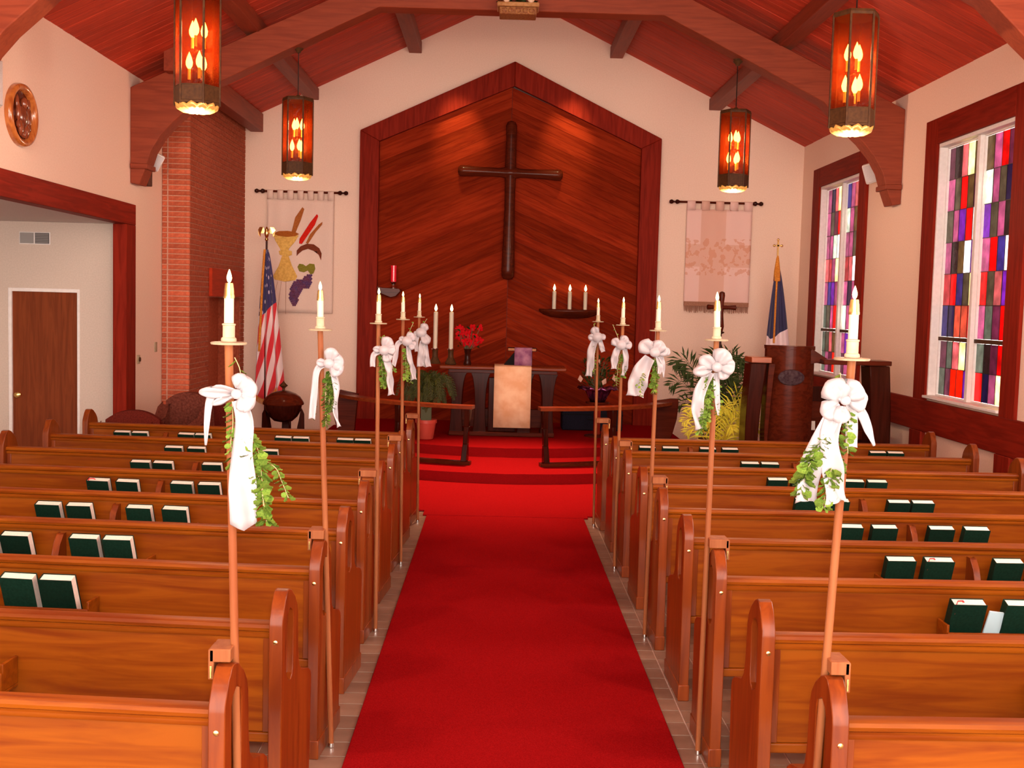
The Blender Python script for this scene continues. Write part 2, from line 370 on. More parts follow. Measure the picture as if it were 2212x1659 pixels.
def window(n, Y0, Y1, rows):
    Z0, Z1 = WZ; xi = XR + .10
    # dark wood surround
    f = .33
    wd = struct(MB().box(XR-.035, XR, Y0-f+.03, Y0, Z0-.36, Z1+.27).ob('window_%d' % n, M_['trim'], bevel=.006))
    MB().box(XR-.035, XR, Y1, Y1+f-.01, Z0-.36, Z1+.27).ob('side_casing', M_['trim'], wd, bevel=.006)
    MB().box(XR-.036, XR, Y0, Y1, Z1, Z1+.27).ob('head_casing', M_['trim_y'], wd, bevel=.006)
    # white jambs and sill
    MB().box(XR-.01, XR+.2, Y0+.001, Y0+.032, Z0+.03, Z1-.04).ob('jamb', M_['white'], wd, bevel=.004)
    MB().box(XR-.01, XR+.2, Y1-.032, Y1-.001, Z0+.03, Z1-.04).ob('jamb', M_['white'], wd, bevel=.004)
    MB().box(XR-.01, XR+.2, Y0+.001, Y1-.001, Z1-.04, Z1-.001).ob('head_jamb', M_['white'], wd, bevel=.004)
    MB().box(XR-.06, XR+.2, Y0+.001, Y1-.001, Z0+.001, Z0+.03).ob('sill', M_['white'], wd, bevel=.006)
    ym = (Y0+Y1)/2
    MB().box(XR+.03, XR+.17, ym-.034, ym+.034, Z0+.03, Z1-.04).ob('mullion', M_['white'], wd, bevel=.006)
    zb = 1.80
    for (ya, yb, far) in ((ym+.034, Y1-.032, 0), (Y0+.032, ym-.034, 1)):
        sash = MB()
        for z0, z1 in ((zb, Z1-.04), (Z0+.03, zb)):
            sash.box(xi-.03, xi+.03, ya, ya+.016, z0, z1).box(xi-.03, xi+.03, yb-.016, yb, z0, z1)
        sash.box(xi-.03, xi+.03, ya+.016, yb-.016, Z1-.056, Z1-.04).box(xi-.03, xi+.03, ya+.016, yb-.016, Z0+.03, Z0+.046)
        sash.ob('sash', M_['white'], wd, bevel=.003)
        MB().box(xi-.035, xi+.035, ya+.016, yb-.016, zb-.025, zb+.015).ob('meeting_rail', M_['oldbrass'], wd, bevel=.004)
        a, b = ya+.018, yb-.018
        zu = [(Z1-.058) - (Z1-.058-zb-.017)*k/6 for k in range(7)]
        zl = [(zb-.027) - (zb-.027-Z0-.048)*k/2 for k in range(3)]
        spans = [(zu[k+1], zu[k]) for k in range(6)] + [(zl[1], zl[0]), (zl[2], zl[1])]
        lead = MB()
        for rk, (z0, z1) in enumerate(spans):
            wts = [random.uniform(.85, 1.15) for _ in range(5)]; tot = sum(wts); y = b
            if z1 < zu[0]-.01 and rk not in (6,): lead.box(xi-.008, xi+.008, a, b, z1-.0025, z1+.0025)
            for q in range(5):
                y2 = y - (b-a)*wts[q]/tot
                dx = random.uniform(-.002, .002)
                MB().box(xi-.004+dx, xi+.004+dx, y2+.002, y-.002, z0+.002, z1-.002).ob('pane', GL[rows[rk][far][q]], wd, smooth=0)
                if q < 4: lead.box(xi-.008, xi+.008, y2-.002, y2+.002, z0, z1)
                y = y2
        lead.ob('lead_came', M_['iron'], wd, smooth=0)
window(1, *W1, rows1); window(2, *W2, rows2)
# timber rail and posts below the windows
struct(MB().box(XR-.045, XR, YB, 16.9, .80, 1.135).ob('trim_3', M_['trim_y'], bevel=.006))
k = 4
for (a, b) in ((9.67, 9.97), (11.73, 12.05), (13.94, 14.24), (16.0, 16.32)):
    struct(MB().box(XR-.055, XR, a, b, 0, .799).ob('trim_%d' % k, M_['trim'], bevel=.006)); k += 1
struct(MB().box(XR-.03, XR, YB, 16.9, 0, .10).ob('baseboard_right', M_['trim_y'], bevel=.004))
# ------------------------------------------------------------------ front wall : niche
OUT = [(-2.115, .0), (-2.115, 4.585), (.18, 5.66), (2.415, 4.58), (2.415, .0)]
INN = [(-1.825, .0), (-1.825, 4.43), (.18, 5.30), (2.115, 4.425), (2.115, .0)]
nf = struct(MB().prism([(-1.86, .14), (2.15, .14), (2.15, 4.44), (.18, 5.33), (-1.86, 4.44)], YF-.012, YF-.001).ob('niche_panel', M_['iron'], smooth=0))
def clip(poly, z0):
    out = []
    for i in range(len(poly)):
        a, b = poly[i], poly[(i+1) % len(poly)]
        if a[1] >= z0: out.append(a)
        if (a[1] >= z0) != (b[1] >= z0):
            t = (z0-a[1])/(b[1]-a[1]); out.append((a[0]+t*(b[0]-a[0]), z0))
    return out
m_ = (5.30-4.43)/2.005
for k in range(44):
    zt = 5.30 - k*.150; zb2 = zt - .1475
    for xe in (-1.845, 2.135):
        xs = .1475 if xe < 0 else .1525
        dz = m_*abs(xe-.18)
        poly = [(xs, zt - m_*abs(xs-.18)), (xe, zt-dz), (xe, zb2-dz), (xs, zb2 - m_*abs(xs-.18))]
        poly = clip(poly, .15)
        if len(poly) < 3 or zt < .3: continue
        MB().prism(poly, YF-.034+random.uniform(-.002,.002), YF-.012).ob('plank', M_['niche_left' if xe < 0 else 'niche_right'], nf, bevel=.0015, smooth=0)
def band(i, j, name, mt, M):
    MB().prism([OUT[i], OUT[j], INN[j], INN[i]], YF-.11, YF-.001).ob(name, M_[mt], M, bevel=.008)
fr = struct(MB().prism([OUT[0], OUT[1], INN[1], INN[0]], YF-.11, YF-.001).ob('niche_frame', M_['trim'], bevel=.008))
band(1, 2, 'frame_board', 'trim', fr); band(2, 3, 'frame_board', 'trim', fr); band(3, 4, 'frame_board', 'trim', fr)
# ------------------------------------------------------------------ brick pier in the left corner
px1, py0 = -3.85, 14.0
# opening (1.0 m deep alcove) in its long side
core = struct(MB().prism([(py0+.01, 0), (YF-.01, 0), (YF-.01, 4.75), (py0+.01, 4.75)], XL+.001, px1-.01, 'x', [[(14.95, .02), (16.75, .02), (16.75, 2.03), (14.95, 2.03)]]).ob('brick_pier', M_['mortar'], smooth=0))
MB().box(XL+.002, XL+.03, 14.95, 16.75, .02, 2.03).ob('alcove_back', M_['brick'], core, smooth=0)
for ya in (14.951, 16.719): MB().box(XL+.031, px1-.011, ya, ya+.03, .02, 2.03).ob('alcove_lining', M_['brick'], core, smooth=0)
ch = .0655; b1 = MB().box(-.135, .135, -.01, .006, -.0275, .0275).ob('brick', M_['brick'], core, bevel=.003, smooth=0)
b2 = MB().box(-.028, .028, -.01, .006, -.0275, .0275).ob('brick', M_['brick'], core, bevel=.003, smooth=0)
for k in range(72):
    z = .035 + k*ch
    if z > 4.72: break
    o = b1 if k == 0 else inst(b1, core); o.location = (px1-.132, py0+random.uniform(-.002,.002), z)
    o = b2 if k == 0 else inst(b2, core); o.location = (XL+.035, py0+random.uniform(-.002,.002), z)
side = MB()
for k in range(72):
    z = .035 + k*ch
    if z > 4.72: break
    y = py0 + .01 - (.1 if k % 2 else 0)
    while y < YF-.02:
        ya, yb = max(y, py0-.008), min(y+.19, YF-.02)
        y += .2
        if z < 2.05 and yb > 14.95 and ya < 16.75:
            if ya < 14.95: yb = 14.945
            elif yb > 16.75: ya = 16.755
            else: continue
        if yb-ya < .02: continue
        side.box(px1-.012, px1+.004+random.uniform(-.002,.002), ya, yb, z-.0275, z+.0275)
side.ob('brickwork', M_['brick'], core, smooth=0, kind='stuff')
tag(MB().box(px1+.006, px1+.05, 14.9, 16.7, 2.04, 2.42).ob('lintel_board', wood('orange_board', (.45,.040,.012), (.34,.028,.008), 'Y', .5, .0, spec=.05), bevel=.006), 'red wooden board across the top of the brick pier alcove', 'board')
# ================================================================== PEWS
ROWY = [3.15, 4.0, 4.85, 5.68, 6.53, 7.42, 8.3, 9.15, 10.05]
ORD = ['ninth', 'eighth', 'seventh', 'sixth', 'fifth', 'fourth', 'third', 'second', 'first']
PL = 3.06
END = [(-.05, 0), (-.05, .845), (-.046, .872), (-.012, .935), (.015, .962), (.045, .966), (.075, .955), (.128, .918), (.160, .880), (.174, .84),
       (.182, .70), (.198, .635), (.235, .600), (.30, .582), (.35, .568), (.385, .545), (.395, .515), (.392, .46), (.375, .12), (.385, 0)]
SLOT = [(.012, .655), (.035, .625), (.07, .615), (.098, .632), (.108, .66), (.108, .845), (.098, .872), (.06, .892), (.026, .872), (.012, .845)]
def build_pew(s):
    t = thing('pew', '', 'pew')
    def X(u0, u1): return (s*u0, s*u1) if s > 0 else (s*u1, s*u0)
    for (u0, u1, first) in ((0, .05, 1), (PL-.05, PL, 0)):
        a, b = X(u0, u1)
        e = MB().prism(END, a, b, 'x', [SLOT] if first else []).ob('end_panel', M_['pew_z'], t, bevel=.0035)
        MB().box(a-.004, b+.004, -.054, .39, .0, .085).ob('foot_block', M_['pew_z'], e, bevel=.004)
        if first:
            c_, d_ = sorted((s*(u0+.022), s*u1)); MB().prism(SLOT, c_, d_-.0005, 'x').ob('slot_backing', M_['pew_z'], e, smooth=0)
            m = (a+b)/2
            MB().tube([(m, -.050, .79), (m, -.054, .79), (m, -.056, .79)], [.0085, .0085, .004], 10).ob('brass_screw', M_['brass'], e)
    a, b = X(.05, PL-.05)
    MB().box(a, b, .006, .036, .435, .805).ob('back_panel', M_['pew_x'], t, bevel=.003)
    MB().box(a, b, .001, .040, .395, .434).ob('bottom_rail', M_['pew_x'], t, bevel=.006)
    for u in (.05, PL-.085):
        p, q = X(u, u+.035); MB().box(p, q, .0, .006, .436, .805).ob('stile', M_['pew_z'], t, bevel=.002)
    cap = [(-.002, .79), (-.006, .797), (-.006, .806), (.0, .812), (-.010, .818), (-.013, .830), (-.008, .841), (.004, .845), (.045, .845), (.052, .838), (.052, .82), (.04, .81), (.04, .79)]
    MB().prism(cap, a, b, 'x').ob('top_rail', M_['pew_x'], t)
    MB().box(a, b, .036, .37, .415, .445).ob('seat', M_['pew_x'], t, bevel=.008)
    return t
def build_rack(t, s, uc, hl=.50):
    x0, x1 = s*uc-hl, s*uc+hl
    r = MB().box(x0, x1, -.105, .005, .565, .577).box(x0, x1, -.117, -.103, .56, .648).box(x0, x0+.012, -.103, .005, .577, .68).box(x1-.012, x1, -.103, .005, .577, .68).ob('book_rack', M_['pew_x'], t, bevel=.003)
    x = s*uc
    MB().prism([(-.103, .577), (.004, .577), (.004, .775), (-.03, .775), (-.07, .73), (-.103, .648)], x-.016, x+.016, 'x').ob('rack_divider', M_['pew_z'], r, bevel=.004)
    return r
pew_src = {1: build_pew(1), -1: build_pew(-1)}
XA = {1: .992, -1: -.742}; ANG = {1: math.radians(.8), -1: math.radians(-4.5)}
SIDE = {1: 'right', -1: 'left'}
pews = {}
for s in (-1, 1):
    for k in range(9):
        o = pew_src[s] if k == 0 else copy_tree(pew_src[s])
        o.location = (XA[s], ROWY[k], 0); o.rotation_euler = (0, 0, ANG[s])
        place = 'nearest the altar' if k == 8 else 'nearest the camera' if k == 0 else ORD[k] + ' row from the altar'
        tag(o, 'varnished oak pew on the %s of the aisle, %s' % (SIDE[s], place), 'pew', 'oak pews either side of the aisle')
        pews[s, k] = o
for s in (-1, 1):
    for k in range(9):
        for uc in (([.80, 2.28]) if k == 8 else ([1.515] if k > 1 or s > 0 else [1.515])):
            if k == 0: continue
            build_rack(pews[s, k], s, uc)
# ------------------------------------------------------------------ hymnals
BW, BH, BT = .150, .212, .052
def build_book(ribbon):
    t = thing('hymnal', '', 'book')
    MB().box(-BW/2, BW/2, -BT/2, -BT/2+.004, 0, BH).box(-BW/2, BW/2, BT/2-.004, BT/2, 0, BH).box(-BW/2, -BW/2+.005, -BT/2+.004, BT/2-.004, 0, BH).ob('cover', M_['green'], t, bevel=.0018)
    MB().box(-BW/2+.005, BW/2-.004, -BT/2+.004, BT/2-.004, .004, BH-.004).ob('pages', M_['page'], t, smooth=0)
    if ribbon:
        MB().tube([(-.02, 0, BH-.006), (-.03, -.004, BH+.006), (-.055, -.012, BH+.010), (-.062, -.021, BH-.004), (-.06, -.0235, BH-.05)], .0022, 5, 2.0).ob('bookmark', M_['red'], t)
    return t
books = {(-1,2): [1.335,1.155], (-1,3): [1.891,1.712,1.349,1.171], (-1,4): [1.893,1.701,1.339,1.124], (-1,5): [1.916,1.715,1.34,1.149], (-1,6): [1.91,1.738,1.36],
         (-1,7): [1.907,1.714,1.103], (-1,8): [2.655,2.489,2.06,1.9,1.163,.996,.594,.431],
         (1,8): [.392,.605,.942,1.145,1.908,2.498,2.658], (1,7): [1.122,1.285,1.711], (1,6): [1.137,1.316,1.711,1.887], (1,5): [1.104,1.32,1.731,1.894],
         (1,4): [1.117,1.323,1.661,1.869], (1,3): [1.108,1.305,1.667,1.86], (1,2): [1.102,1.339,1.66]}
RIB = {(1,2,0), (1,3,1), (-1,5,3)}
bsrc = {False: build_book(False), True: build_book(True)}; used = {False: 0, True: 0}
NTH = ['first', 'second', 'third', 'fourth', 'fifth', 'sixth', 'seventh', 'eighth']
ROWN = {8: 'front', 7: 'second', 6: 'third', 5: 'fourth', 4: 'fifth', 3: 'sixth', 2: 'seventh'}
for (s, k), us in books.items():
    us = sorted(us)
    for i, u in enumerate(us):
        rb = (s, k, i) in RIB
        o = bsrc[rb] if not used[rb] else copy_tree(bsrc[rb]); used[rb] += 1
        P = pews[s, k].matrix_basis
        M = Matrix.Translation((XA[s], ROWY[k], 0)) @ Matrix.Rotation(ANG[s], 4, 'Z') @ Matrix.Translation((s*u, -.034, .5885)) @ Matrix.Rotation(random.uniform(-.012, .012) , 4, 'Y') @ Matrix.Rotation(.36, 4, 'X')
        # feet on the rack shelf, top resting against the pew back
        o.rotation_mode = 'XYZ'; o.matrix_basis = M
        tag(o, 'green hymnal%s, %s from aisle in %s pew on the %s' % (' with red marker' if rb else '', NTH[i], ROWN[k], SIDE[s]), 'book', 'green hymnals in the pew racks')
M_['pale'] = bsdf('pale_blue_paper', (.50,.72,.80), .6)[0]
o = MB().box(-.035, .035, -.004, .004, 0, .17).ob('pamphlet', M_['pale'], smooth=0)
o.matrix_basis = Matrix.Translation((XA[1], ROWY[2], 0)) @ Matrix.Rotation(ANG[1], 4, 'Z') @ Matrix.Translation((1.221, -.05, .579)) @ Matrix.Rotation(.10, 4, 'Y') @ Matrix.Rotation(.30, 4, 'X')
tag(o, 'pale blue pamphlet between two green hymnals in the right pew rack', 'pamphlet')

# ================================================================== CANDLE STANDS
stands = [(-1, 0), (-1, 2), (-1, 4), (-1, 6), (-1, 8), (1, 0), (1, 2), (1, 4), (1, 6), (1, 8)]
BASE = {(-1,0): (-.725,-.777), (-1,2): (-.707,-.782), (-1,4): (-.701,-.715), (-1,6): (-.700,-.718), (-1,8): (-.689,-.710),
        (1,0): (.972,1.043), (1,2): (.970,.982), (1,4): (.963,.980), (1,6): (.965,.968), (1,8): (.948,.930)}
PY = {0: 3.24, 2: 4.946, 4: 6.74, 6: 8.53, 8: 10.21}
ZT = 1.893
PLACE = {0: 'nearest the camera', 2: 'second from the camera', 4: 'third from the camera', 6: 'fourth from the camera', 8: 'farthest from the camera'}
def stand(s, k):
    xb, xt = BASE[s, k]; y = PY[k]; yr = ROWY[k]
    if s < 0: xb = max(xb, -.742+.016) if k == 0 else xb
    t = thing('candle_stand', 'wooden candle pole clamped to pew %s of aisle, %s' % (SIDE[s], PLACE[k]), 'candle stand', (xb, y, 0), 0, 'candle poles on the pew ends')
    dx = xt - xb
    fx = XA[s] - xb                                                 # aisle face of the pew end, local
    # the pole leans a little
    def px(z): return dx * z / ZT
    MB().tube([(px(z), 0, z) for z in (.002, .5, 1.0, 1.5, ZT)], .0125, 12).ob('pole', M_['pole'], t)
    MB().tube([(0, 0, .002), (0, 0, .02)], .0145, 12).ob('pole_ferrule', M_['silver'], t)
    # bracket hooked over the pew end : block with a notch
    zb = .966
    x0 = px(.97); x1 = fx + s*.072
    yb = (yr + .04) - y
    a, b = sorted((x0, x1))
    br = MB().box(a, b, -.055, .045, zb+.002, zb+.042)
    c0, c1 = sorted((fx + s*.058, fx + s*.075)); br.box(c0, c1, -.055, .02, zb-.05, zb+.04)
    br.ob('bracket', M_['pole'], t, bevel=.003)
    MB().box((c0+c1)/2-.003, (c0+c1)/2+.003, -.058, -.055, zb-.045, zb-.008).ob('bracket_clip', M_['brass'], t, bevel=.001)
    MB().lathe([(.012, 0), (.050, .001), (.052, .004), (.052, .007), (.048, .0085), (.03, .009), (.0, .009)], 28, (dx, 0, ZT)).ob('drip_plate', M_['plate'], t)
    MB().lathe([(.0215, 0), (.0225, .004), (.0215, .010), (.0175, .013), (.0175, .046), (.0195, .048), (.0195, .052), (.0150, .053), (.0, .053)], 20, (dx, 0, ZT+.0095)).ob('candle_socket', M_['socket'], t)
    # the candle itself
    lx = [0.0, .012, -.004, .006, -.008][k//2] * s
    cz = ZT + .0095 + .0535
    c = thing('candle', 'lit white candle with brass follower, %s side pole %s' % (SIDE[s], PLACE[k]), 'candle', (xb+dx, y, cz), 0, 'lit candles on the aisle poles')
    c.rotation_euler = (0, lx*3, random.uniform(0, 6))
    MB().lathe([(.0140, 0), (.0140, .082), (.011, .086), (.0, .087)], 16).ob('wax', M_['wax'], c)
    MB().lathe([(.0158, .072), (.0162, .078), (.0150, .082), (.0140, .10), (.0120, .112), (.0115, .116), (.0, .116)], 16).ob('candle_follower', M_['brass'], c)
    MB().lathe([(.001, .116), (.0055, .122), (.0075, .130), (.0065, .138), (.0035, .148), (.0005, .156)], 12).ob('flame', M_['flame'], c)
for s, k in stands: stand(s, k)

# ================================================================== BOWS AND GREENERY
def smoothpath(pts, n):
    out = []; m = len(pts)
    for i in range(n+1):
        t = i/n*(m-1); j = min(int(t), m-2); f = t-j
        P = [Vector(pts[max(0, min(m-1, q))]) for q in (j-1, j, j+1, j+2)]
        out.append(.5*((2*P[1]) + (-P[0]+P[2])*f + (2*P[0]-5*P[1]+4*P[2]-P[3])*f*f + (-P[0]+3*P[1]-3*P[2]+P[3])*f**3))
    return out
def strip(mb, path, wid, n=18, ruffle=.0, twist=0.0, fork=0.0, cross=8):
    """flat ribbon along a path (x, y, z), facing the aisle back; wid = list or number"""
    P = smoothpath(path, n); rows = []; L = len(P)
    for i, p in enumerate(P):
        t = (P[min(i+1, L-1)] - P[max(i-1, 0)]).normalized()
        f = i/(L-1)
        w_ = wid if not isinstance(wid, (list, tuple)) else wid[min(int(f*(len(wid)-1)), len(wid)-2)]*(1-(f*(len(wid)-1)) % 1 if f < 1 else 0) + wid[min(int(f*(len(wid)-1))+1, len(wid)-1)]*((f*(len(wid)-1)) % 1 if f < 1 else 1)
        side = Vector((t.z, 0, -t.x))
        if side.length < .25: side = Vector((0, 0, 1)) if abs(t.x) > .3 else Vector((1, 0, 0))
        side = (side - t*side.dot(t)).normalized()
        nn = t.cross(side)
        a = twist*math.sin(f*PI*1.7)
        side = side*math.cos(a) + nn*math.sin(a); nn = t.cross(side)
        row = []
        for q in range(cross+1):
            e = q/cross - .5
            off = side*(w_*e) + nn*(1.5*ruffle*math.sin(11*f + 3.6*e) * (1-abs(e)*.3) + ruffle*1.1*math.cos(e*7 + 2*f))
            pt = p + off
            if fork and i == L-1: pt = pt - t*(fork*(1-2*abs(e)))
            row.append(pt)
        rows.append(row)
    mb.grid(rows)
def loop(mb, ang, ln, w_, y=-.03, fat=.5, tilt=0.0):
    """one bow loop leaving the knot at angle ang (degrees, in the plane facing the aisle back)"""
    c, s_ = math.cos(math.radians(ang)), math.sin(math.radians(ang))
    path = []
    for i in range(13):
        f = i/12; a = PI*f
        out = ln*math.sin(a)**.8
        hgt = fat*ln*math.sin(2*PI*f)*.5
        path.append((out*c, y + hgt*-1.0, out*s_))
    # teardrop loop opens toward / away from the viewer; the strip's width lies across the loop
    P = [Vector(p) for p in path]; side0 = Vector((-s_, 0, c)); rows = []; od = Vector((c, 0, s_))
    for i, p in enumerate(P):
        f = i/12; ww = w_*(.38 + .62*math.sin(PI*f)**.5)
        reach = (p - Vector((0, p.y, 0))).length
        rows.append([p + side0*(ww*(q/8-.5)) - od*(reach*.34*abs(q/4-1)**2.2) + Vector((0, tilt*(q/8-.5)*ln + .07*w_*math.cos(q*PI/2.2+f*3), 0)) for q in range(9)])
    mb.grid(rows)
def bow(s, k, loops, tails, what):
    xb, xt = BASE[s, k]; U = PY[k]/2400.0
    x = xb + (xt-xb)*.92
    t = thing('ribbon_bow', what, 'bow', (x, PY[k]-.016, ZT), 0, 'white ribbon bows on the candle poles')
    for (cx_, cz_, ang_, ln, w_, y) in loops:
        mb = MB(); loop(mb, ang_, ln*U, w_*U, 0, .55, .15)
        o = mb.ob('bow_loop', M_['satin'], t, smooth=80, solid=.0006); o.location = (cx_*U, y*U, -cz_*U)
    c0 = loops[0]
    kx = sum(q[0] for q in loops)/len(loops); kz = sum(q[1] for q in loops)/len(loops); ky = min(q[5] for q in loops)
    MB().sph((kx*U, ky*U, -kz*U), 11*U, 12, (1.1, .8, 1.0)).ob('bow_knot', M_['satin'], t)
    # the turn of ribbon that ties the bow to the pole
    MB().lathe([(.0142, -.010), (.0152, -.007), (.0152, .007), (.0142, .010)], 14, (0, .016, -c0[1]*U)).ob('bow_band', M_['satin'], t)
    for (pts, wid, ruf, tw, fork) in tails:
        mb = MB(); strip(mb, [(p[0]*U, (p[2] if len(p) > 2 else -6)*U, -p[1]*U) for p in pts], [q*U for q in wid], 20, ruf*U, tw, fork*U)
        mb.ob('bow_tail', M_['satin'], t, smooth=80, solid=.0006)
    return t
LEAF = None
def leafmesh(mat, name='leaf'):
    mb = MB()
    pts = [(0,0,0), (.35,.12,.30), (.5,.0,.62), (.32,.10,.92), (0,-.03,1.0), (-.32,.10,.92), (-.5,0,.62), (-.35,.12,.30), (0,-.08,.55)]
    mb.add(pts, [(8,0,1), (8,1,2), (8,2,3), (8,3,4), (8,4,5), (8,5,6), (8,6,7), (8,7,0)])
    return mb.mesh(name, mat, 80)
LM = leafmesh(M_['leaf'])
def spray(s, k, vines, what, size=15, single=False):
    xb, xt = BASE[s, k]; U = PY[k]/2400.0
    x = xb + (xt-xb)*.92
    t = thing('greenery_spray', what, 'greenery', (x, PY[k]-.012, ZT), 0, 'leafy sprays tucked behind the bows')
    rnd = random.Random(s*100+k)
    mb = MB(); lv = MB()
    for (pts, dens, sz) in vines:
        P = smoothpath([(p[0]*U, (p[2] if len(p) > 2 else -2)*U, -p[1]*U) for p in pts], 16)
        mb.tube(P, .0014*(1 if k < 3 else 1.3), 5)
        for i in range(dens):
            f = (i+.5)/dens*16; j = min(int(f), 15); p = P[j].lerp(P[j+1], f-j)
            tdir = (P[j+1]-P[j]).normalized()
            sd = 1 if i % 2 else -1
            dirv = (tdir*.55 + Vector((sd*rnd.uniform(.5, 1.0), rnd.uniform(-.9, .3), rnd.uniform(-.3, .3)))).normalized()
            q = dirv.to_track_quat('Z', 'Y')
            z = sz*U*rnd.uniform(.7, 1.2)
            M = Matrix.Translation(p) @ q.to_matrix().to_4x4() @ Matrix.Rotation(rnd.uniform(-.9, .9), 4, 'Z') @ Matrix.Diagonal((z*.85, z, z, 1))
            if single:
                o = bpy.data.objects.new('leaf', LM); col.objects.link(o); o.parent = t; o.matrix_local = M
            else:
                lv.add([(0,0,0), (.35,.12,.30), (.5,.0,.62), (.32,.10,.92), (0,-.03,1.0), (-.32,.10,.92), (-.5,0,.62), (-.35,.12,.30), (0,-.08,.55)],
                       [(8,0,1), (8,1,2), (8,2,3), (8,3,4), (8,4,5), (8,5,6), (8,6,7), (8,7,0)], M)
    mb.ob('vine_stem', M_['stem'], t)
    if not single: lv.ob('leaves', M_['leaf'], t, smooth=80, kind='stuff')
    return t
B_ = 'white satin ribbon bow on the '
# left pole nearest the camera
bow(-1, 0, [(12,103,178,72,26,-12), (10,108,205,48,17,-6), (26,98,20,40,52,-18), (30,112,-25,34,46,-22), (24,92,75,34,40,-15), (35,105,-70,36,40,-24)],
    [([(14,104),(-22,95,-9),(-38,120,-8),(-44,170,-8),(-46,216,-8)], [22,20,18,12,4], 1, .2, 0),
     ([(28,115,-20),(40,160,-16),(34,230,-14),(36,310,-16),(38,384,-14)], [34,40,50,60,56], 3.5, .35, -14)],
    B_ + 'left pole nearest the camera, one long wide tail')
spray(-1, 0, [([(13,26,-5),(24,50,-5),(27,75,-6),(20,100,-6)], 4, 22), ([(8,120,-3),(10,170,-3),(6,210,-3),(12,260,-4)], 24, 20),
              ([(44,190,-8),(66,225,-8),(74,280,-8),(78,330,-8),(86,384,-8)], 64, 24), ([(76,245,-8),(104,262,-9),(118,292,-9),(132,326,-9)], 26, 17),
              ([(50,230,-6),(72,300,-6),(80,370,-6)], 30, 23)], 'light green leafy sprigs beside the bow, left pole nearest the camera', single=True)
# right pole nearest the camera
bow(1, 0, [(-20,80,140,52,58,-22), (-18,78,40,46,54,-18), (-8,80,-10,42,52,-14), (-30,92,215,44,50,-24), (-24,96,-95,38,44,-26), (8,76,30,22,26,-8), (-28,84,100,40,46,-26)],
    [([(-34,100,-20),(-62,170,-16),(-84,240,-15),(-88,312,-14)], [30,42,50,50], 3, .2, 16),
     ([(-34,104,-24),(-48,170,-22),(-36,240,-22),(-24,312,-22)], [34,40,48,64], 4, .45, 18),
     ([(2,92,-10),(4,140,-9),(6,188,-9)], [26,26,26], 1, 0, 4), ([(8,92,-8),(28,118,-8),(42,150,-8),(56,182,-8)], [22,22,18,6], 1, .2, 0)],
    B_ + 'right pole nearest the camera, wide forked tails')
spray(1, 0, [([(-24,26,-5),(-22,40,-5),(-24,60,-5)], 3, 24), ([(-16,110,-4),(-22,160,-4),(-24,220,-5),(-30,270,-6)], 34, 24), ([(-4,105,-14),(-6,150,-14),(-2,200,-14)], 14, 20),
             ([(-50,160,-20),(-78,200,-20),(-98,240,-20),(-104,290,-20)], 52, 25), ([(-40,230,-28),(-48,270,-28),(-56,318,-28)], 34, 23), ([(-60,190,-20),(-88,230,-20),(-96,262,-20)], 20, 25)],
      'green leafy sprigs beside the bow, right pole nearest the camera', single=True)
# second pair
bow(-1, 2, [(18,68,10,34,40,-12), (16,70,170,24,20,-10), (22,64,80,30,34,-14), (26,72,-40,28,34,-16)],
    [([(14,70),(-6,84,-8),(-12,140,-8),(-16,190,-8)], [12,14,15,14], 1, .2, 3), ([(26,80,-12),(38,120,-10),(34,170,-10),(44,205,-10)], [12,16,10,10], 3, .8, 3)], B_ + 'left pole second from the camera, thin curling tails')
spray(-1, 2, [([(16,60),(26,40,-4)], 5, 9), ([(20,85,-5),(22,130,-6),(16,190,-6)], 70, 11), ([(26,95,-6),(30,140,-7),(24,170,-6)], 50, 11), ([(14,100,-5),(12,150,-6),(14,205,-6)], 40, 10), ([(-12,140,-3),(-16,190,-3)], 14, 8)], 'bushy green spray behind the bow, left pole second from the camera')
bow(1, 2, [(0,50,60,38,44,-14), (-4,56,150,40,34,-12), (4,52,0,34,40,-16), (-10,60,190,42,26,-10), (8,58,-60,26,30,-12)],
    [([(-14,66,-10),(-34,110,-8),(-38,150,-8),(-30,192,-8)], [18,26,26,22], 2.5, .4, 4), ([(0,68,-6),(2,100,-6),(6,140,-6),(8,160,-6)], [12,14,10,4], 1, .2, 0)], B_ + 'right pole second from the camera, beside the tall palm')
spray(1, 2, [([(-14,74,-5),(-18,120,-6),(-26,190,-6)], 80, 11), ([(-8,80,-5),(-12,130,-6),(-18,170,-6)], 60, 11), ([(8,90,-3),(10,130,-4),(6,160,-4)], 16, 9), ([(-20,120,-6),(-26,170,-6),(-32,200,-6)], 34, 10)], 'bushy green spray behind the bow, right pole second from the camera')
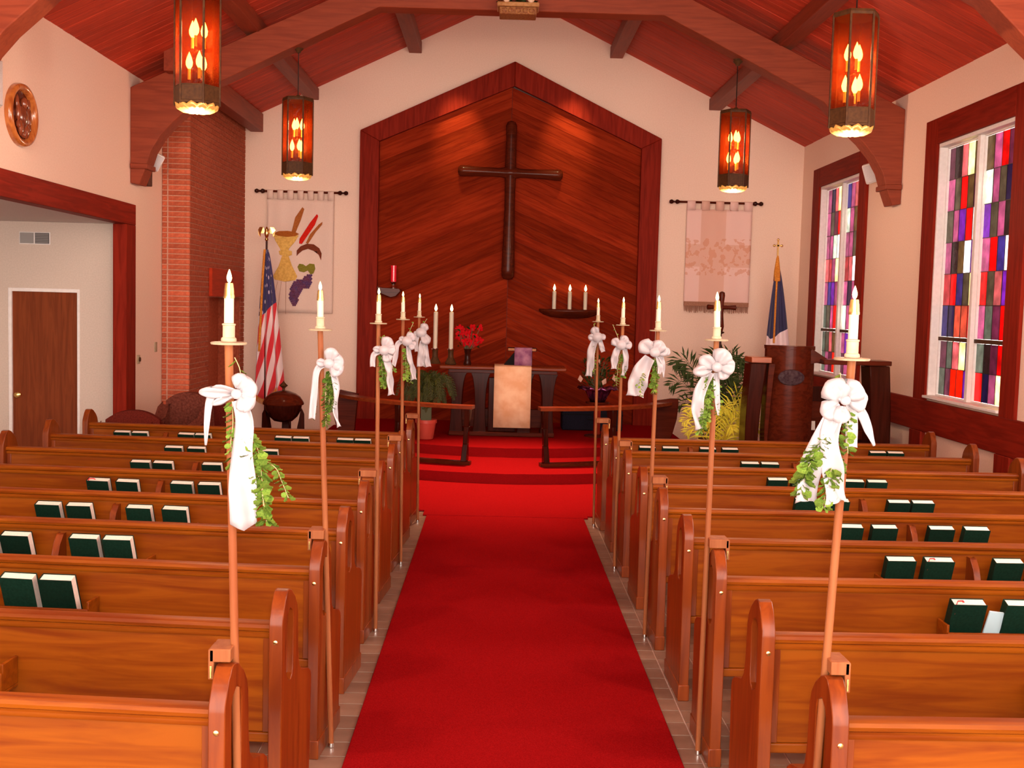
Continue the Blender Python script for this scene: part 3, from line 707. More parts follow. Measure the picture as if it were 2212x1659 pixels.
# third pair
bow(-1, 4, [(14,50,60,26,30,-12), (12,56,170,22,16,-9), (18,54,10,22,26,-14), (16,60,-60,22,24,-12)],
    [([(8,56,-8),(-8,66,-8),(-10,92,-8)], [11,12,11], 1, 0, 2), ([(18,64,-12),(26,90,-10),(28,120,-10),(32,152,-10)], [14,17,15,17], 3, .7, 4)], B_ + 'left pole third from the camera, one ruffled tail')
spray(-1, 4, [([(10,40,-3),(9,26,-3)], 4, 8), ([(8,66,-5),(10,100,-5),(14,134,-5)], 60, 9), ([(14,72,-5),(18,100,-5),(16,128,-5)], 40, 9), ([(30,84,-5),(36,100,-5)], 8, 8)], 'small green spray behind the bow, left pole third from the camera')
bow(1, 4, [(-12,42,150,34,36,-14), (-8,46,60,30,32,-14), (-4,46,20,26,26,-10), (-20,40,110,22,26,-15), (8,48,30,20,20,-8)],
    [([(-18,56,-12),(-34,85,-10),(-42,115,-10),(-46,142,-10)], [22,36,42,40], 4, .25, 6), ([(6,54,-8),(12,70,-8),(14,98,-8)], [12,9,3], 1, .2, 0), ([(2,54,-8),(6,76,-8),(4,92,-8)], [14,12,8], 1, .2, 2)], B_ + 'right pole third from the camera, one wide tail')
spray(1, 4, [([(-6,58,-4),(-6,90,-4),(-10,120,-4)], 50, 9), ([(0,62,-4),(-2,95,-4),(-6,134,-4)], 44, 9), ([(-44,78,-6),(-50,100,-6),(-46,120,-6)], 14, 7), ([(-28,90,-16),(-36,108,-16),(-34,140,-16)], 16, 7)], 'small green spray behind the bow, right pole third from the camera')
# fourth pair
bow(-1, 6, [(10,42,40,20,24,-10), (8,44,160,16,14,-8), (14,48,-30,18,22,-12)],
    [([(4,44,-8),(-10,52,-8),(-14,78,-8),(-18,100,-8)], [9,11,11,9], 1, .2, 2), ([(14,54,-10),(18,84,-8),(24,106,-8),(27,128,-8)], [12,12,12,14], 2, .6, 3)], B_ + 'left pole fourth from the camera')
spray(-1, 6, [([(10,36,-2),(16,20,-2),(23,4,-2)], 5, 6), ([(6,60,-4),(8,90,-4),(8,128,-4)], 40, 8), ([(10,64,-4),(12,96,-4),(14,112,-4)], 26, 8), ([(18,110,-4),(20,134,-4)], 10, 7)], 'dark green spray behind the bow, left pole fourth from the camera')
bow(1, 6, [(-4,38,50,20,22,-10), (-8,42,140,20,20,-10), (2,42,10,18,20,-10)],
    [([(-8,46,-8),(-16,66,-8),(-17,94,-8)], [12,16,14], 2, .4, 3), ([(4,46,-8),(8,66,-8),(6,90,-8),(2,108,-8)], [10,12,12,10], 2, .5, 2)], B_ + 'right pole fourth from the camera')
spray(1, 6, [([(-6,34,-2),(-14,16,-2),(-22,-2,-2)], 4, 5), ([(2,60,-4),(6,84,-4),(4,110,-4)], 40, 8), ([(-4,60,-4),(-8,90,-4),(-10,130,-4)], 26, 7)], 'dark green spray behind the bow, right pole fourth from the camera')
# last pair
bow(-1, 8, [(6,30,60,20,20,-9), (8,34,-60,26,22,-9), (0,32,200,12,12,-7)],
    [([(0,34,-7),(-5,50,-7),(-4,74,-7)], [9,9,8], 1, 0, 2), ([(10,50,-8),(6,80,-8),(6,106,-8)], [14,16,18], 1.5, .2, 4), ([(14,50,-7),(18,84,-7),(22,106,-7)], [8,11,13], 1, .2, 3)], B_ + 'left pole farthest from the camera')
spray(-1, 8, [([(6,26,-2),(10,14,-2),(16,2,-2)], 4, 5), ([(6,50,-3),(10,80,-3),(10,104,-3)], 22, 6)], 'thin green spray behind the bow, left pole farthest from the camera')
bow(1, 8, [(-2,28,120,20,20,-9), (-6,34,170,16,16,-8), (3,34,20,14,14,-8)],
    [([(-6,38,-8),(-14,64,-8),(-15,92,-8),(-18,118,-8)], [14,17,16,17], 2, .4, 4), ([(4,38,-7),(8,52,-7),(12,64,-7)], [9,11,10], 1, .2, 2)], B_ + 'right pole farthest from the camera')
spray(1, 8, [([(-2,26,-2),(-6,14,-2),(-10,4,-2)], 4, 5), ([(-8,50,-3),(-6,80,-3),(-6,112,-3)], 22, 6)], 'thin green spray behind the bow, right pole farthest from the camera')
# ================================================================== LANTERNS
def amber():
    m, nt, b = bsdf('amber_glass', (.045,.008,.004), .12, coat=.2)
    t = nt.nodes.new('ShaderNodeBsdfTransparent'); t.inputs[0].default_value = (1.0, .52, .24, 1)
    tl = nt.nodes.new('ShaderNodeBsdfTranslucent'); tl.inputs[0].default_value = (.24, .034, .006, 1)
    tc = nt.nodes.new('ShaderNodeTexCoord'); n = N(nt, 'ShaderNodeTexNoise'); n.inputs['Scale'].default_value = 22; n.inputs['Detail'].default_value = 2
    nt.links.new(tc.outputs['Object'], n.inputs['Vector'])
    bp = nt.nodes.new('ShaderNodeBump'); bp.inputs['Strength'].default_value = .5; bp.inputs['Distance'].default_value = .01
    nt.links.new(n.outputs['Fac'], bp.inputs['Height']); nt.links.new(bp.outputs[0], b.inputs['Normal'])
    m1 = nt.nodes.new('ShaderNodeMixShader'); m1.inputs[0].default_value = .30
    m2 = nt.nodes.new('ShaderNodeMixShader'); m2.inputs[0].default_value = .52
    nt.links.new(b.outputs[0], m1.inputs[1]); nt.links.new(tl.outputs[0], m1.inputs[2])
    nt.links.new(m1.outputs[0], m2.inputs[1]); nt.links.new(t.outputs[0], m2.inputs[2])
    nt.links.new(m2.outputs[0], nt.nodes['Material Output'].inputs[0]); return m
M_['amber'] = amber()
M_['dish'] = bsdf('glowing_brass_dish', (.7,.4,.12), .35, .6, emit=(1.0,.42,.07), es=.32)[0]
def build_lantern():
    t = thing('hanging_lantern', '', 'lantern')                      # origin: centre of the bottom
    R = .172
    fr = MB()
    cs = [(R*math.cos(a), R*math.sin(a)) for a in [PI/3*i for i in range(6)]]
    for (x, y) in cs: fr.box(x-.008, x+.008, y-.008, y+.008, .05, .905)
    fr.lathe([(R+.006, .885), (R+.008, .905), (R+.002, .925), (.03, .945), (.02, .96), (0, .96)], 6)
    fr.lathe([(R+.006, .055), (R+.006, .075), (R-.012, .075), (R-.012, .055)], 6)
    fr.lathe([(R+.006, .185), (R+.006, .195), (R-.012, .195), (R-.012, .185)], 6)
    fr.ob('lantern_frame', M_['oldbrass'], t, bevel=.002, smooth=0)
    for i in range(6):
        (xa, ya), (xb, yb) = cs[i], cs[(i+1) % 6]
        mx, my = (xa+xb)/2, (ya+yb)/2; a = math.atan2(yb-ya, xb-xa)
        M = Matrix.Translation((mx, my, 0)) @ Matrix.Rotation(a, 4, 'Z')
        p = MB().box(-R/2+.009, R/2-.009, -.0025, .0025, .195, .886).ob('glass_pane', M_['amber'], t, smooth=0); p.matrix_local = M
        p = MB().box(-R/2+.009, R/2-.009, -.004, .004, .076, .185).ob('brass_panel', M_['oldbrass'], t, smooth=0); p.matrix_local = M
    # scalloped dish at the bottom
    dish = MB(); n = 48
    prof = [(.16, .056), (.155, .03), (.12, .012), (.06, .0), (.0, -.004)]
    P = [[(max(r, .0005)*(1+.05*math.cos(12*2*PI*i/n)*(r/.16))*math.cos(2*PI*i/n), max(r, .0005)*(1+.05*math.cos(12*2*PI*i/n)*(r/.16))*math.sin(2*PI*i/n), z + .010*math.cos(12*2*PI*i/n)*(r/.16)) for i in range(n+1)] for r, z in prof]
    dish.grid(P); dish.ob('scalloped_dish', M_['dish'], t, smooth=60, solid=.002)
    MB().tube([(0,0,.0), (0,0,.30)], .012, 10).ob('centre_stem', M_['oldbrass'], t)
    for tier, (z0, n, r, off) in enumerate(((.30, 3, .062, .5), (.54, 3, .052, 0.0))):
        for i in range(n):
            a = 2*PI*i/n + off + PI/6
            x, y = r*math.cos(a), r*math.sin(a)
            MB().tube([(0, 0, z0-.07), (x*.6, y*.6, z0-.085), (x, y, z0-.07), (x, y, z0-.05)], .006, 6).ob('bulb_arm', M_['oldbrass'], t)
            MB().lathe([(.011, -.05), (.011, .03), (.0, .03)], 10, (x, y, z0)).ob('bulb_sleeve', M_['bulbglow'], t)
            MB().lathe([(.010, .03), (.024, .055), (.027, .08), (.018, .115), (.008, .140), (.001, .158)], 12, (x, y, z0)).ob('bulb', M_['bulb'], t)
    return t
lsrc = build_lantern()
lan = [((-2.335, 12.94), 3.40, 4.92, 'amber glass hanging lantern on the left, the smaller one farther away'),
       ((2.69, 12.94), 3.40, 4.92, 'amber glass hanging lantern on the right, the smaller one farther away'),
       ((-2.335, 8.67), 3.435, 4.92, 'amber glass hanging lantern on the left, the larger one near the camera'),
       ((2.70, 8.67), 3.405, 4.92, 'amber glass hanging lantern on the right, the larger one near the camera')]
for i, ((x, y), z, zt, lab) in enumerate(lan):
    o = lsrc if i == 0 else copy_tree(lsrc)
    o.location = (x, y, z); tag(o, lab, 'lantern', 'amber lanterns hung from the roof trusses')
    zz = 5.34 - (abs(x-CX)-1.61)*.4935 - z
    MB().tube([(0, 0, .955), (0, 0, zz-.02)], .0055, 6).ob('chain', M_['iron'], o)
    MB().lathe([(.0, -.055), (.022, -.05), (.03, -.03), (.055, -.006), (.055, .0), (0, 0)], 14, (0, 0, zz)).ob('canopy', M_['oldbrass'], o)
    l = light('lantern_lamp', 'POINT', (x, y, z+.50), 3.5, (1.0, .72, .50), .05)
    l.parent = o; l.location = (0, 0, .47)
    l = light('lantern_fill', 'POINT', (x, y, z), 16, (1.0, .74, .50), .004); l.parent = o; l.location = (0, 0, -.09)  # extra point lamp added under the dish to brighten the side walls
# ================================================================== NICHE
cr = thing('wall_cross', 'large polished wooden cross hanging on the plank-lined niche', 'cross', (.15, YF-.11, 2.41))
def rod(p0, p1, rs): 
    n = len(rs); p0, p1 = Vector(p0), Vector(p1)
    return MB().tube([p0.lerp(p1, f) for f, r in rs], [r for f, r in rs], 14, 1.0)
e_ = [(0, .02), (.006, .06), (.02, .085), (.06, .092), (.2, .085), (.45, .070), (.7, .068), (.93, .085), (.975, .082), (.993, .06), (1, .02)]
rod((0, 0, 0), (0, 0, 2.37), [(0, .02), (.006, .07), (.02, .095), (.06, .102), (.2, .093), (.45, .078), (.66, .085), (.72, .085), (.9, .078), (.97, .085), (.992, .06), (1, .02)]).ob('upright', M_['varnish_x'], cr, smooth=60)
rod((-.79, .003, 1.615), (.79, .003, 1.585), [(0, .02), (.006, .055), (.025, .082), (.06, .085), (.2, .070), (.40, .066), (.47, .09), (.5, .098), (.53, .09), (.60, .066), (.8, .070), (.94, .085), (.975, .082), (.994, .055), (1, .02)]).ob('crossbar', M_['varnish_x'], cr, smooth=60)
MB().tube([(0, .02, 1.9), (0, .085, 1.9)], .03, 8).ob('wall_mount', M_['iron'], cr)
sh = thing('candle_shelf', 'dark boat-shaped wooden shelf on the niche under three candles', 'shelf', (1.10, YF-.034, 1.98))
MB().grid([[(x, -.20*math.sqrt(max(0, 1-(x/.46)**2))*f, z) for x in [(-.46+.92*i/20) for i in range(21)]] for f, z in ((0, 0), (1, 0))] ).ob('shelf_top', M_['varnish_x'], sh, solid=.012)
bow_ = MB(); prof = [(1, 0), (.98, -.03), (.86, -.075), (.62, -.11), (.3, -.125)]
bow_.grid([[(.46*f*math.cos(PI*i/20), -.20*f*math.sin(PI*i/20)-.0, z) for i in range(21)] for f, z in prof])
bow_.ob('shelf_bowl', M_['varnish_x'], sh, solid=.012)
def candle(name, label, x, y, z, h, r, group, rad=None):
    c = thing(name, label, 'candle', (x, y, z), 0, group)
    MB().lathe([(r, 0), (r, h-.01), (r*.7, h), (0, h)], 14).ob('wax', M_['wax'], c)
    MB().tube([(0,0,h), (.001,0,h+.015)], .002, 5).ob('wick', M_['iron'], c)
    f = .34*(h if h < .4 else .4)*.55
    MB().lathe([(.001, h+.006), (.014, h+.018), (.020, h+.040), (.016, h+.062), (.008, h+.085), (.001, h+.105)], 12).ob('flame', M_['flame'], c)
    return c
for x, wd_ in ((.862, 'left one'), (1.098, 'middle one'), (1.335, 'right one')):
    candle('pillar_candle', 'white lit candle on the boat-shaped wall shelf, ' + wd_, x, YF-.115, 1.987, .27, .029, 'candles on the wall shelf')
sb = thing('sconce_bracket', 'dark wooden wall bracket at left of the niche under a red lamp', 'bracket', (-1.63, YF-.034, 2.17))
MB().prism([(-.19, .0), (-.19, .09), (-.10, .07), (.16, .06), (.18, .03), (.10, -.06), (.02, -.08), (-.06, -.05)], -.15, 0, 'y').ob('bracket_arm', M_['varnish_x'], sb, bevel=.012)
vl = thing('votive_lamp', 'tall red glass votive lamp with silver base at niche left', 'lamp', (-1.575, YF-.115, 2.232))
MB().lathe([(.05, 0), (.052, .01), (.03, .03), (.022, .06), (.045, .085), (.05, .10), (.0, .10)], 18).ob('lamp_base', M_['silver'], vl)
m, nt, b = bsdf('ruby_glass', (.55,.006,.015), .08, coat=.6, emit=(.6,.01,.02), es=.25)
MB().lathe([(.040, .10), (.043, .14), (.041, .26), (.046, .345), (.040, .345), (.0, .33)], 18).ob('ruby_glass', m, vl)
# ================================================================== BANNERS
def clothmat(name, c, fn=None, rough=.8):
    m, nt, b = bsdf(name, c, rough, sheen=.3, spec=.2)
    return m, nt, b
M_['linen'] = noisy('cream_linen', (.80,.62,.52), (.74,.56,.47), 150, .9, .15)
M_['linen2'] = noisy('pink_linen', (.78,.53,.47), (.72,.46,.40), 150, .9, .15)
def banner(label, xl, xr, zt, zb, xa, xb, tabs, mat, drop=.12):
    t = thing('wall_banner', label, 'banner', ((xa+xb)/2, YF-.06, zt))
    c = (xa+xb)/2
    MB().tube([(xa-c+.05, 0, 0), (xb-c-.05, 0, 0)], .017, 10).ob('banner_rod', M_['varnish_x'], t)
    for s in (-1, 1):
        x = (xa-c+.055) if s < 0 else (xb-c-.055)
        M = Matrix.Translation((x, 0, 0)) @ Matrix.Rotation(-s*PI/2, 4, 'Y').inverted()
        MB().lathe([(.018, -.05), (.034, -.02), (.034, .0), (.014, .02), (.014, .04), (.03, .06), (.034, .08), (.02, .105), (.0, .11)], 14, M=M).ob('rod_finial', M_['varnish'], t)
    w_ = xr-xl
    for i in range(tabs):
        u0 = xl-c + w_*i/(tabs-.0) + w_*.0; tw_ = w_/tabs*.62
        u0 = xl-c + (w_-tw_)*i/(tabs-1)
        P = [[(u0, y, z), (u0+tw_, y, z)] for y, z in ((-.020, -drop), (-.0215, 0), (-.014, .017), (0, .0225), (.014, .017), (.0215, 0), (.020, -drop))]
        MB().grid(P).ob('hanging_tab', mat, t, solid=.003, smooth=60)
    rows = []
    for k in range(25):
        z = -drop*.85 - (zt-zb-drop*.85)*k/24
        rows.append([(xl-c + w_*i/30, .006*math.sin(i*.83)*(.4+.6*math.cos(k*.04)) - .004, z) for i in range(31)])
    MB().grid(rows).ob('banner_cloth', mat, t, solid=.005, smooth=60)
    return t, c
# left banner : chalice, wheat, bread and grapes
bl, c = banner('white tab banner with golden chalice, red wheat and purple grapes', -3.50, -2.50, 3.645, 1.83, -3.64, -2.34, 7, M_['linen'])
def felt(name, col_, poly, dx=0, dz=0, th=.008, mat=None, y=-.016):
    mm = mat or noisy('felt_'+name, col_, tuple(q*.75 for q in col_), 60, .9, .3)
    return MB().prism([(p[0]+dx, p[1]+dz) for p in poly], y-th, y, 'y').ob(name, mm, bl, bevel=.003)
gold = noisy('gold_felt', (.78,.50,.13), (.62,.36,.08), 30, .7, .3)
u = 17.0/2400                                                       # photo scale on the front wall
def fp(pts, x0=-2.99, z0=0): return [((px_-652)*u, -(py_-416)*u) for px_, py_ in pts]
felt('chalice_bowl', None, fp([(594,506),(648,508),(640,522),(628,536),(624,548),(612,548),(608,536),(598,520)]), mat=gold)
felt('chalice_knop', None, fp([(606,542),(620,538),(634,542),(634,550),(622,554),(608,550)]), mat=gold, y=-.022)
felt('chalice_foot', None, fp([(613,552),(627,552),(634,572),(646,595),(642,603),(620,607),(598,603),(594,596),(606,574)]), mat=gold)
felt('chalice_rim', (.42,.12,.02), fp([(594,505),(606,500),(624,499),(640,501),(649,505),(640,510),(622,512),(604,510)]), y=-.022)
felt('wheat_ear', (.42,.13,.03), fp([(632,503),(640,470),(655,448),(659,452),(652,475),(640,505)]))
felt('wheat_ear', (.68,.020,.010), fp([(649,525),(650,515),(672,480),(686,462),(689,466),(682,485),(664,512),(655,526)]), y=-.02)
felt('wheat_ear', (.42,.13,.03), fp([(663,524),(672,505),(690,484),(698,478),(697,484),(684,500),(668,525)]))
felt('bread_arc', (.20,.045,.020), fp([(644,552),(644,540),(652,531),(666,525),(680,526),(692,534),(697,545),(696,560),(691,548),(680,540),(668,536),(656,540),(648,547)]))
felt('vine_leaf', (.25,.22,.03), fp([(646,575),(650,568),(658,569),(664,573),(672,567),(682,568),(684,578),(680,588),(674,590),(668,582),(660,586),(650,584)]))
gm = noisy('grape_felt', (.10,.05,.16), (.20,.05,.10), 14, .6, .2); gb = MB(); random.seed(5)
gpoly = [(672,588),(678,592),(678,600),(674,615),(666,622),(660,622),(650,640),(648,650),(640,660),(632,652),(628,640),(632,615),(640,604),(656,600)]
def inside(p, poly):
    r = False
    for i in range(len(poly)):
        a, b_ = poly[i], poly[i-1]
        if (a[1] > p[1]) != (b_[1] > p[1]) and p[0] < (b_[0]-a[0])*(p[1]-a[1])/(b_[1]-a[1])+a[0]: r = not r
    return r
for j in range(20):
    for i in range(16):
        q = (626+i*4+(j % 2)*2, 588+j*3.8)
        if inside(q, gpoly): gb.sph(((q[0]-652)*u, -.022, -(q[1]-416)*u), .016, 6, (1, .6, 1))
gb.ob('grape_cluster', gm, bl, kind='stuff', smooth=60)
for k, (a, b_) in enumerate((((604,607),(592,660)), ((612,607),(604,675)), ((622,607),(622,676)))):
    MB().tube([((a[0]-652)*u, -.016, -(a[1]-416)*u), ((b_[0]-652)*u, -.016, -(b_[1]-416)*u)], .003, 5).ob('stitched_line', noisy('tan_thread', (.45,.25,.16), (.4,.2,.12), 40), bl)
# right banner : cross and vine, fringed hem
m, nt, b = bsdf('vine_banner_cloth', (.78,.53,.47), .9, spec=.2)
tc = nt.nodes.new('ShaderNodeTexCoord'); sx = nt.nodes.new('ShaderNodeSeparateXYZ'); nt.links.new(tc.outputs['Object'], sx.inputs[0])
def mth(op, a, b_=None, c_=None):
    n = nt.nodes.new('ShaderNodeMath'); n.operation = op
    for i, q in enumerate((a, b_, c_)):
        if q is None: continue
        if isinstance(q, (int, float)): n.inputs[i].default_value = q
        else: nt.links.new(q, n.inputs[i])
    return n.outputs[0]
vx = mth('LESS_THAN', mth('ABSOLUTE', mth('ADD', sx.outputs[0], .03)), .19)
hz = mth('LESS_THAN', mth('ABSOLUTE', mth('ADD', sx.outputs[2], .80)), .17)
crs = mth('MAXIMUM', vx, hz)
vn = N(nt, 'ShaderNodeTexNoise'); vn.inputs['Scale'].default_value = 11; vn.inputs['Detail'].default_value = 3; nt.links.new(tc.outputs['Object'], vn.inputs['Vector'])
vine = mth('MULTIPLY', mth('GREATER_THAN', vn.outputs['Fac'], .53), mth('LESS_THAN', mth('ABSOLUTE', mth('ADD', sx.outputs[2], .82)), .28))
r1 = nt.nodes.new('ShaderNodeMix'); r1.data_type = 'RGBA'; nt.links.new(crs, r1.inputs[0]); r1.inputs[6].default_value = (.80,.55,.49,1); r1.inputs[7].default_value = (.72,.44,.35,1)
r2 = nt.nodes.new('ShaderNodeMix'); r2.data_type = 'RGBA'; nt.links.new(mth('MULTIPLY', vine, .55), r2.inputs[0]); nt.links.new(r1.outputs[2], r2.inputs[6]); r2.inputs[7].default_value = (.62,.26,.14,1)
nt.links.new(r2.outputs[2], b.inputs['Base Color'])
br_, c = banner('pale pink tab banner with faint vine cross and tassel fringe', 2.84, 3.83, 3.655, 2.12, 2.62, 3.94, 5, m)
fm = noisy('brown_fringe', (.40,.20,.13), (.28,.13,.08), 80, .9, .2)
MB().box(2.84-c, 3.83-c, -.014, .006, 2.09-3.655, 2.155-3.655).ob('fringe_band', fm, br_, bevel=.003)
fg = MB()
for i in range(66):
    x = 2.85-c + .97*i/65
    fg.tube([(x, -.004, 2.10-3.655), (x+random.uniform(-.006,.006), -.006, 2.0-3.655+random.uniform(-.02,.015))], [.006, .004], 5)
fg.ob('fringe', fm, br_, kind='stuff')
# ================================================================== FLAGS
def flag_drape(t, base_z, top_z, mat, wtop, wbot, amp, tilt, hem):
    """cloth gathered round the pole and hanging in vertical folds; uv carried as an attribute"""
    nx, nz = 44, 30; rows = []; uv = []
    for k in range(nz+1):
        f = k/nz; z = top_z - (top_z-base_z)*f
        row = []
        for i in range(nx+1):
            e = i/nx; w_ = wtop + (wbot-wtop)*(f**.75)
            x = tilt*f + w_*(e-.42) + .012*math.sin(e*19+f*2)*f
            y = -.03 - amp*(.25+.75*f)*math.sin(e*PI*5.0 + .6)*(.4+.6*f)
            zz = z - hem*abs(math.sin(e*PI*1.5))*f*f + .06*(e-.5)*f
            row.append((x, y, zz)); uv.append((e, f))
        rows.append(row)
    mb = MB(); mb.grid(rows)
    me = mb.mesh('flag_cloth', mat, 80)
    lay = me.uv_layers.new(name='drape')
    for lp in me.loops: lay.data[lp.index].uv = uv[lp.vertex_index]
    o = bpy.data.objects.new('flag_cloth', me); col.objects.link(o); o.parent = t
    b = o.modifiers.new('thick', 'SOLIDIFY'); b.thickness = .003; b.offset = 0
    return rows
def flagmat(kind):
    m, nt, b = bsdf(kind+'_flag_cloth', (.7,.6,.6), .6, sheen=.4, spec=.3)
    uvn = nt.nodes.new('ShaderNodeUVMap'); uvn.uv_map = 'drape'; s = nt.nodes.new('ShaderNodeSeparateXYZ'); nt.links.new(uvn.outputs[0], s.inputs[0])
    def mt(op, a, b_=None):
        n = nt.nodes.new('ShaderNodeMath'); n.operation = op
        for i, q in enumerate((a, b_)):
            if q is None: continue
            if isinstance(q, (int, float)): n.inputs[i].default_value = q
            else: nt.links.new(q, n.inputs[i])
        return n.outputs[0]
    def mix(f, a, c2):
        n = nt.nodes.new('ShaderNodeMix'); n.data_type = 'RGBA'; nt.links.new(f, n.inputs[0])
        for i, q in ((6, a), (7, c2)):
            if isinstance(q, tuple): n.inputs[i].default_value = (*q, 1)
            else: nt.links.new(q, n.inputs[i])
        return n.outputs[2]
    u_, v_ = s.outputs[0], s.outputs[1]
    if kind == 'us':
        q = mt('ADD', mt('MULTIPLY', u_, 3.1), mt('MULTIPLY', v_, 3.6))
        st = mix(mt('GREATER_THAN', mt('FRACT', q), .5), (.62,.02,.03), (.78,.62,.62))
        can = mt('LESS_THAN', mt('ADD', v_, mt('MULTIPLY', u_, .10)), .47)
        sc1 = nt.nodes.new('ShaderNodeCombineXYZ'); nt.links.new(mt('MULTIPLY', u_, 1.0), sc1.inputs[0]); nt.links.new(mt('MULTIPLY', v_, 2.4), sc1.inputs[1])
        vo = nt.nodes.new('ShaderNodeTexVoronoi'); vo.inputs['Scale'].default_value = 7; vo.inputs['Randomness'].default_value = .35; nt.links.new(sc1.outputs[0], vo.inputs['Vector'])
        blue = mix(mt('LESS_THAN', vo.outputs['Distance'], .23), (.030,.022,.10), (.62,.50,.56))
        out = mix(can, st, blue)
    else:
        can = mt('LESS_THAN', mt('SUBTRACT', v_, mt('MULTIPLY', mt('ABSOLUTE', mt('SUBTRACT', u_, .25)), -.10)), .60)
        out = mix(can, (.80,.66,.68), (.022,.018,.075))
    nt.links.new(out, b.inputs['Base Color']); return m
M_['cord'] = noisy('gold_fringe', (.68,.27,.04), (.50,.17,.02), 60, .7, .2)
# national flag
fx_, fy_ = -3.33, 16.1
t = thing('flag', 'drooping striped red, white and blue flag on pole, left of niche', 'flag', (fx_, fy_, .012))
MB().lathe([(.16, 0), (.16, .03), (.05, .07), (.025, .12), (.0, .12)], 20).ob('flag_base', M_['oldbrass'], t)
MB().tube([(0,0,.1), (0,0,2.84)], .015, 10).ob('flag_pole', M_['varnish'], t)
rows = flag_drape(t, .72, 2.72, flagmat('us'), .05, .44, .055, .035, .16)
MB().tube([(Vector(p)+Vector((.0,-.02,0))) for p in [r[6] for r in rows[:22]]], .017, 8).ob('gold_cord', M_['cord'], t)
hm = MB(); last = rows[-1]
for i in range(0, len(last)-1):
    p = Vector(last[i]); hm.tube([p+Vector((0,-.004,.01)), p+Vector((0,-.006,-.075))], [.007, .005], 5)
hm.ob('gold_fringe', M_['cord'], t, kind='stuff')
ft = MB().lathe([(.012, 2.84), (.028, 2.86), (.018, 2.89), (.03, 2.92), (.038, 2.96), (.028, 3.01), (.012, 3.04), (.0, 3.05)], 12)
eg = ft.ob('eagle_finial', M_['brass'], t)
for s in (-1, 1):
    MB().add([(s*.02,0,2.97), (s*.05,-.01,3.04), (s*.10,0,3.04), (s*.125,.01,3.0), (s*.115,0,2.93), (s*.09,0,2.90), (s*.085,0,2.95), (s*.05,0,2.95)], [(0,1,2,3,4,5,6,7)]).ob('eagle_wing', M_['brass'], eg, solid=.014, smooth=0)
# church flag
t = thing('flag', 'white flag with dark blue canton drooping on pole, right corner', 'flag', (4.01, 16.0, .012))
MB().lathe([(.16, 0), (.16, .03), (.05, .07), (.025, .12), (.0, .12)], 20).ob('flag_base', M_['oldbrass'], t)
MB().tube([(0,0,.1), (0,0,2.80)], .015, 10).ob('flag_pole', M_['varnish'], t)
rows = flag_drape(t, .98, 2.66, flagmat('church'), .04, .46, .05, .01, .05)
MB().tube([(Vector(p)+Vector((0,-.02,0))) for p in [r[15] for r in rows[:20]]], .014, 8).ob('gold_cord', M_['cord'], t)
MB().lathe([(.0, 2.44), (.052, 2.46), (.045, 2.60), (.022, 2.78), (.012, 2.82), (.0, 2.82)], 10, (0, -.01, 0)).ob('gold_tassel', M_['cord'], t)
fn = MB().box(-.012, .012, -.01, .01, 2.82, 3.04).box(-.05, .05, -.01, .01, 2.955, 2.978)
for p in ((0, 3.05), (-.055, 2.966), (.055, 2.966)): fn.sph((p[0], 0, p[1]), .02, 8)
fn.ob('cross_finial', M_['brass'], t)
# ================================================================== ALTAR
ZP = .242                                                           # upper chancel floor
AY = 15.3
al = thing('altar_table', 'dark polished altar table with curved pedestal legs, centre of the chancel', 'table', (.10, AY, ZP))
MB().box(-.86, .86, -.33, .33, .905, .955).ob('table_top', M_['rail'], al, bevel=.014)
MB().box(-.74, .74, -.25, .25, .855, .905).ob('apron', M_['varnish_x'], al, bevel=.006)
def leg(x, w0):
    n = 14; pr = [(0, .13), (.08, .12), (.25, .10), (.45, .095), (.62, .105), (.75, .13), (.855, .165)]
    mb = MB(); vs_, L, R = [], [], []
    for i in range(n+1):
        f = i/n*(len(pr)-1); j = min(int(f), len(pr)-2); q = f-j
        z = pr[j][0]*(1-q)+pr[j+1][0]*q; h = (pr[j][1]*(1-q)+pr[j+1][1]*q)*w0
        R.append((x+h, z)); L.append((x-h, z))
    return mb.prism(R + list(reversed(L)), -.24, .24, 'y')
for x in (-.62, -.30, .30, .62): leg(x, .75).ob('pedestal_leg', M_['varnish'], al, bevel=.02, smooth=60)
MB().box(-.58, .58, -.05, .05, .10, .36).ob('stretcher_panel', M_['varnish_x'], al, bevel=.01)
MB().box(-.19, .19, -.215, -.16, .06, .80).ob('centre_panel', M_['varnish'], al, bevel=.01)
MB().box(-.72, .72, -.27, .27, .0, .06).ob('plinth', M_['varnish_x'], al, bevel=.01)
# runner cloth over the table
mm = noisy('altar_cloth', (.95,.66,.42), (.84,.48,.26), 7, .85, .1, det=4)
P = [[(x, y, z) for x in (-.25, -.1, .1, .25)] for y, z in ((.33, .86), (.337, .95), (.325, .960), (0, .960), (-.325, .960), (-.338, .952), (-.342, .8), (-.344, .5), (-.348, .13))]
rn = MB(); rn.grid(P); o = rn.ob('altar_runner', mm, solid=.004, smooth=60); o.location = (.235, AY, ZP)
tag(o, 'pale embroidered cloth runner hanging down the altar front', 'cloth')
zt = ZP + .957
for x, lb in ((-.835, 'left'), (-.620, 'right')):
    st = thing('candlestick', 'squat flared dark metal candlestick on the altar, %s of the pair' % lb, 'candlestick', (x, AY-.05, zt), 0, 'altar candlesticks')
    MB().lathe([(.075, 0), (.078, .015), (.06, .05), (.040, .09), (.036, .15), (.042, .205), (.046, .21), (.036, .215), (.0, .2)], 20).ob('stick_body', M_['oldbrass'], st)
    MB().lathe([(.047, .195), (.050, .2), (.050, .21), (.046, .213), (.034, .2135)], 20).ob('stick_rim', M_['silver'], st)
    candle('altar_candle', 'tall lit ivory candle on the altar, %s of the pair' % lb, x, AY-.05, zt+.2145, .50, .030, 'tall altar candles')
